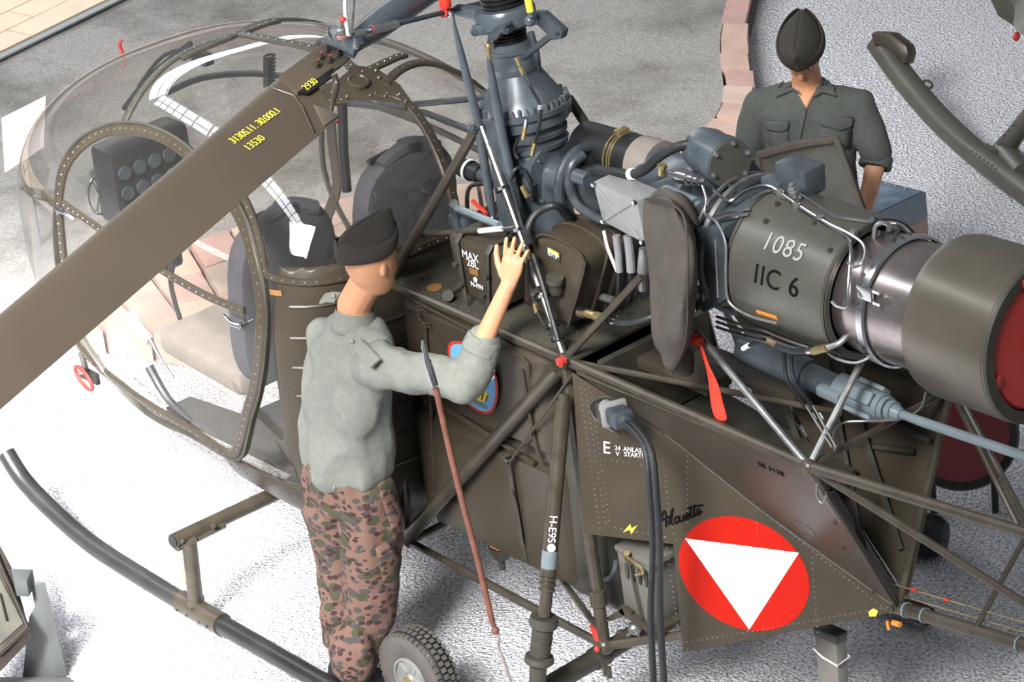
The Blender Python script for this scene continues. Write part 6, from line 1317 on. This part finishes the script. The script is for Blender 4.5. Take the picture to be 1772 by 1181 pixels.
# post under the tail boom with its white strap
PS = thing('support_post', 'grey flat-sided support post with a white cord under the roundel panel', 'post', V((.86, 0, 0)))
b = MB(); pt = at(1437, 1098, y=.02); b.box((pt.x, .02, pt.z/2), (.10, .05, pt.z), bev=.004); obj('post', b, PSM, PS); b = MB(); b.prism([V((pt.x-.052, -.008, pt.z-.012)), V((pt.x+.052, -.008, pt.z-.012)), V((pt.x+.056, -.006, pt.z+.022)), V((pt.x-.06, -.006, pt.z+.018))], (0, .055, 0), .003); obj('post_saddle', b, OLD, PS)
b = MB(); z_ = at(1440, 1145, y=-.01).z; b.tube([V((pt.x-.055, -.010, z_+.014)), V((pt.x-.01, -.013, z_)), V((pt.x+.055, -.010, z_-.010)), V((pt.x+.055, .05, z_)), V((pt.x-.055, .05, z_+.014))], .004, 8, closed=True); obj('cord', b, WHG, PS)
# round red cover on its black drum beyond the tail frame
RC_ = thing('round_cover', 'large dark red disc with black rim leaning beyond the tail frame', 'cover', at(1650, 840, z=0))
cR = at(1662, 752, z=.40); nR = V((.62, -.72, .30)).normalized(); i2, j2, _ = frame_axes(nR)
b = MB(); b.lathe([(0, .215), (.02, .225), (.04, .215), (.03, .185)], cR-nR*.03, nR, 40, cap=False); obj('rim', b, BLK, RC_)
b = MB(); b.lathe([(0, .19), (.012, .19), (.016, .17), (.018, .001)], cR-nR*.012, nR, 40); obj('disc', b, DRD, RC_)
b = MB(); b.lathe([(-.08, .17), (-.26, .165), (-.27, .15)], cR, nR, 32); obj('drum', b, BLK, RC_)
b = MB(); s_ = j2; 
for d_ in (-.12, .12): pq = cR+i2*d_-nR*.1; b.tube([pq, V((pq.x, pq.y, 0))], .014, 8)
obj('stand', b, OLD, RC_)
b = MB(); bp_ = at(1612, 928, z=.085); 
BD = thing('black_roller', 'black rounded roller lying on the gravel beside the tail frame', 'roller', V((bp_.x, bp_.y, 0)))
dR = V((.9, .42, 0)).normalized(); b.lathe([(-.14, .03), (-.135, .06), (-.11, .082), (.0, .085), (.03, .08), (.055, .06), (.06, .02)], V((bp_.x, bp_.y, .086)), dR, 24); obj('roller', b, BLK, BD)
b = MB(); b.cyl(V((bp_.x, bp_.y, .086))-dR*.17, V((bp_.x, bp_.y, .086))-dR*.13, .012); obj('axle', b, STL, BD)

# ---- every bolt, ring, clip and the like becomes a part of its own
SINGLE = dict(flange_bolts='flange_bolt', flange_webs='flange_web', cover_bolts='cover_bolt', housing_bolts='housing_bolt', fork_bolts='fork_bolt', root_bolts='root_bolt', bolt_paint='paint_mark', latches='latch', cowl_screws='cowl_screw', box_screws='box_screw', dials='dial', spokes='spoke', duct_clamps='duct_clamp', clips='clip', cowl_band='cowl_band', tube_ring='tube_ring', shackle='shackle', cable_marker='cable_marker', joint_paint='joint_paint', damper_marks='damper_mark', raised_cross='raised_bar', casing_rib='casing_rib', panel_stiffeners='panel_stiffener', lever_paint='lever_paint', joint_mark='joint_mark', bead='bead', pump_block='pump_block', burner_housing='burner_housing', inner_bead='inner_bead', panel_edge='panel_edge', control_lever='control_lever', tail_mark='tail_mark', flange_ring='flange_ring', instrument_panel='instrument_panel', clamp_bracket='clamp_bracket', lid='lid', leg='leg', swashplate_arm='swashplate_arm', skid_leg='skid_leg', battery_tray='battery_tray', tube_clamp='tube_clamp', bell_crank='bell_crank', nose_bracket='nose_bracket', windscreen_pillar='windscreen_pillar', wing_clamp='wing_clamp', belt_buckle='belt_buckle', igniter='igniter', scissor_link='scissor_link', shell='shell', cap_button='cap_button', rim='rim', knot='knot', stand='stand_leg')
def islands(me):
    adj = [[] for _ in me.vertices]
    for e in me.edges: a, b = e.vertices; adj[a].append(b); adj[b].append(a)
    seen = [-1]*len(me.vertices); out = []
    for i in range(len(adj)):
        if seen[i] >= 0: continue
        k = len(out); st = [i]; seen[i] = k; L = []
        while st:
            v = st.pop(); L.append(v)
            for u in adj[v]:
                if seen[u] < 0: seen[u] = k; st.append(u)
        out.append(L)
    return out, seen
for o in [o for o in C.objects if o.type == 'MESH' and o.name.split('.')[0] in SINGLE and not o.get('kind')]:
    me = o.data; isl, idx = islands(me)
    if len(isl) < 2: continue
    bb = []
    for L in isl:
        P = [me.vertices[v].co for v in L]; bb.append(([min(p[k] for p in P)-.0015 for k in range(3)], [max(p[k] for p in P)+.0015 for k in range(3)]))
    grp = list(range(len(isl)))
    def root(i):
        while grp[i] != i: i = grp[i]
        return i
    for i in range(len(isl)):
        for j in range(i):
            if all(bb[i][0][k] <= bb[j][1][k] and bb[j][0][k] <= bb[i][1][k] for k in range(3)): grp[root(i)] = root(j)
    keys = sorted({root(i) for i in range(len(isl))})
    if len(keys) < 2: continue
    nm = SINGLE[o.name.split('.')[0]]; kids = [c for c in C.objects if c.parent == o]; first = None
    for kk in keys:
        bm = bmesh.new(); bm.from_mesh(me); bm.verts.ensure_lookup_table()
        bmesh.ops.delete(bm, geom=[v for v in bm.verts if root(idx[v.index]) != kk], context='VERTS')
        m2 = bpy.data.meshes.new(nm); bm.to_mesh(m2); bm.free()
        for mm in me.materials: m2.materials.append(mm)
        n2 = o.copy(); n2.data = m2; n2.name = nm; C.objects.link(n2); first = first or n2
    for c in kids: c.parent = first
    bpy.data.objects.remove(o, do_unlink=True)
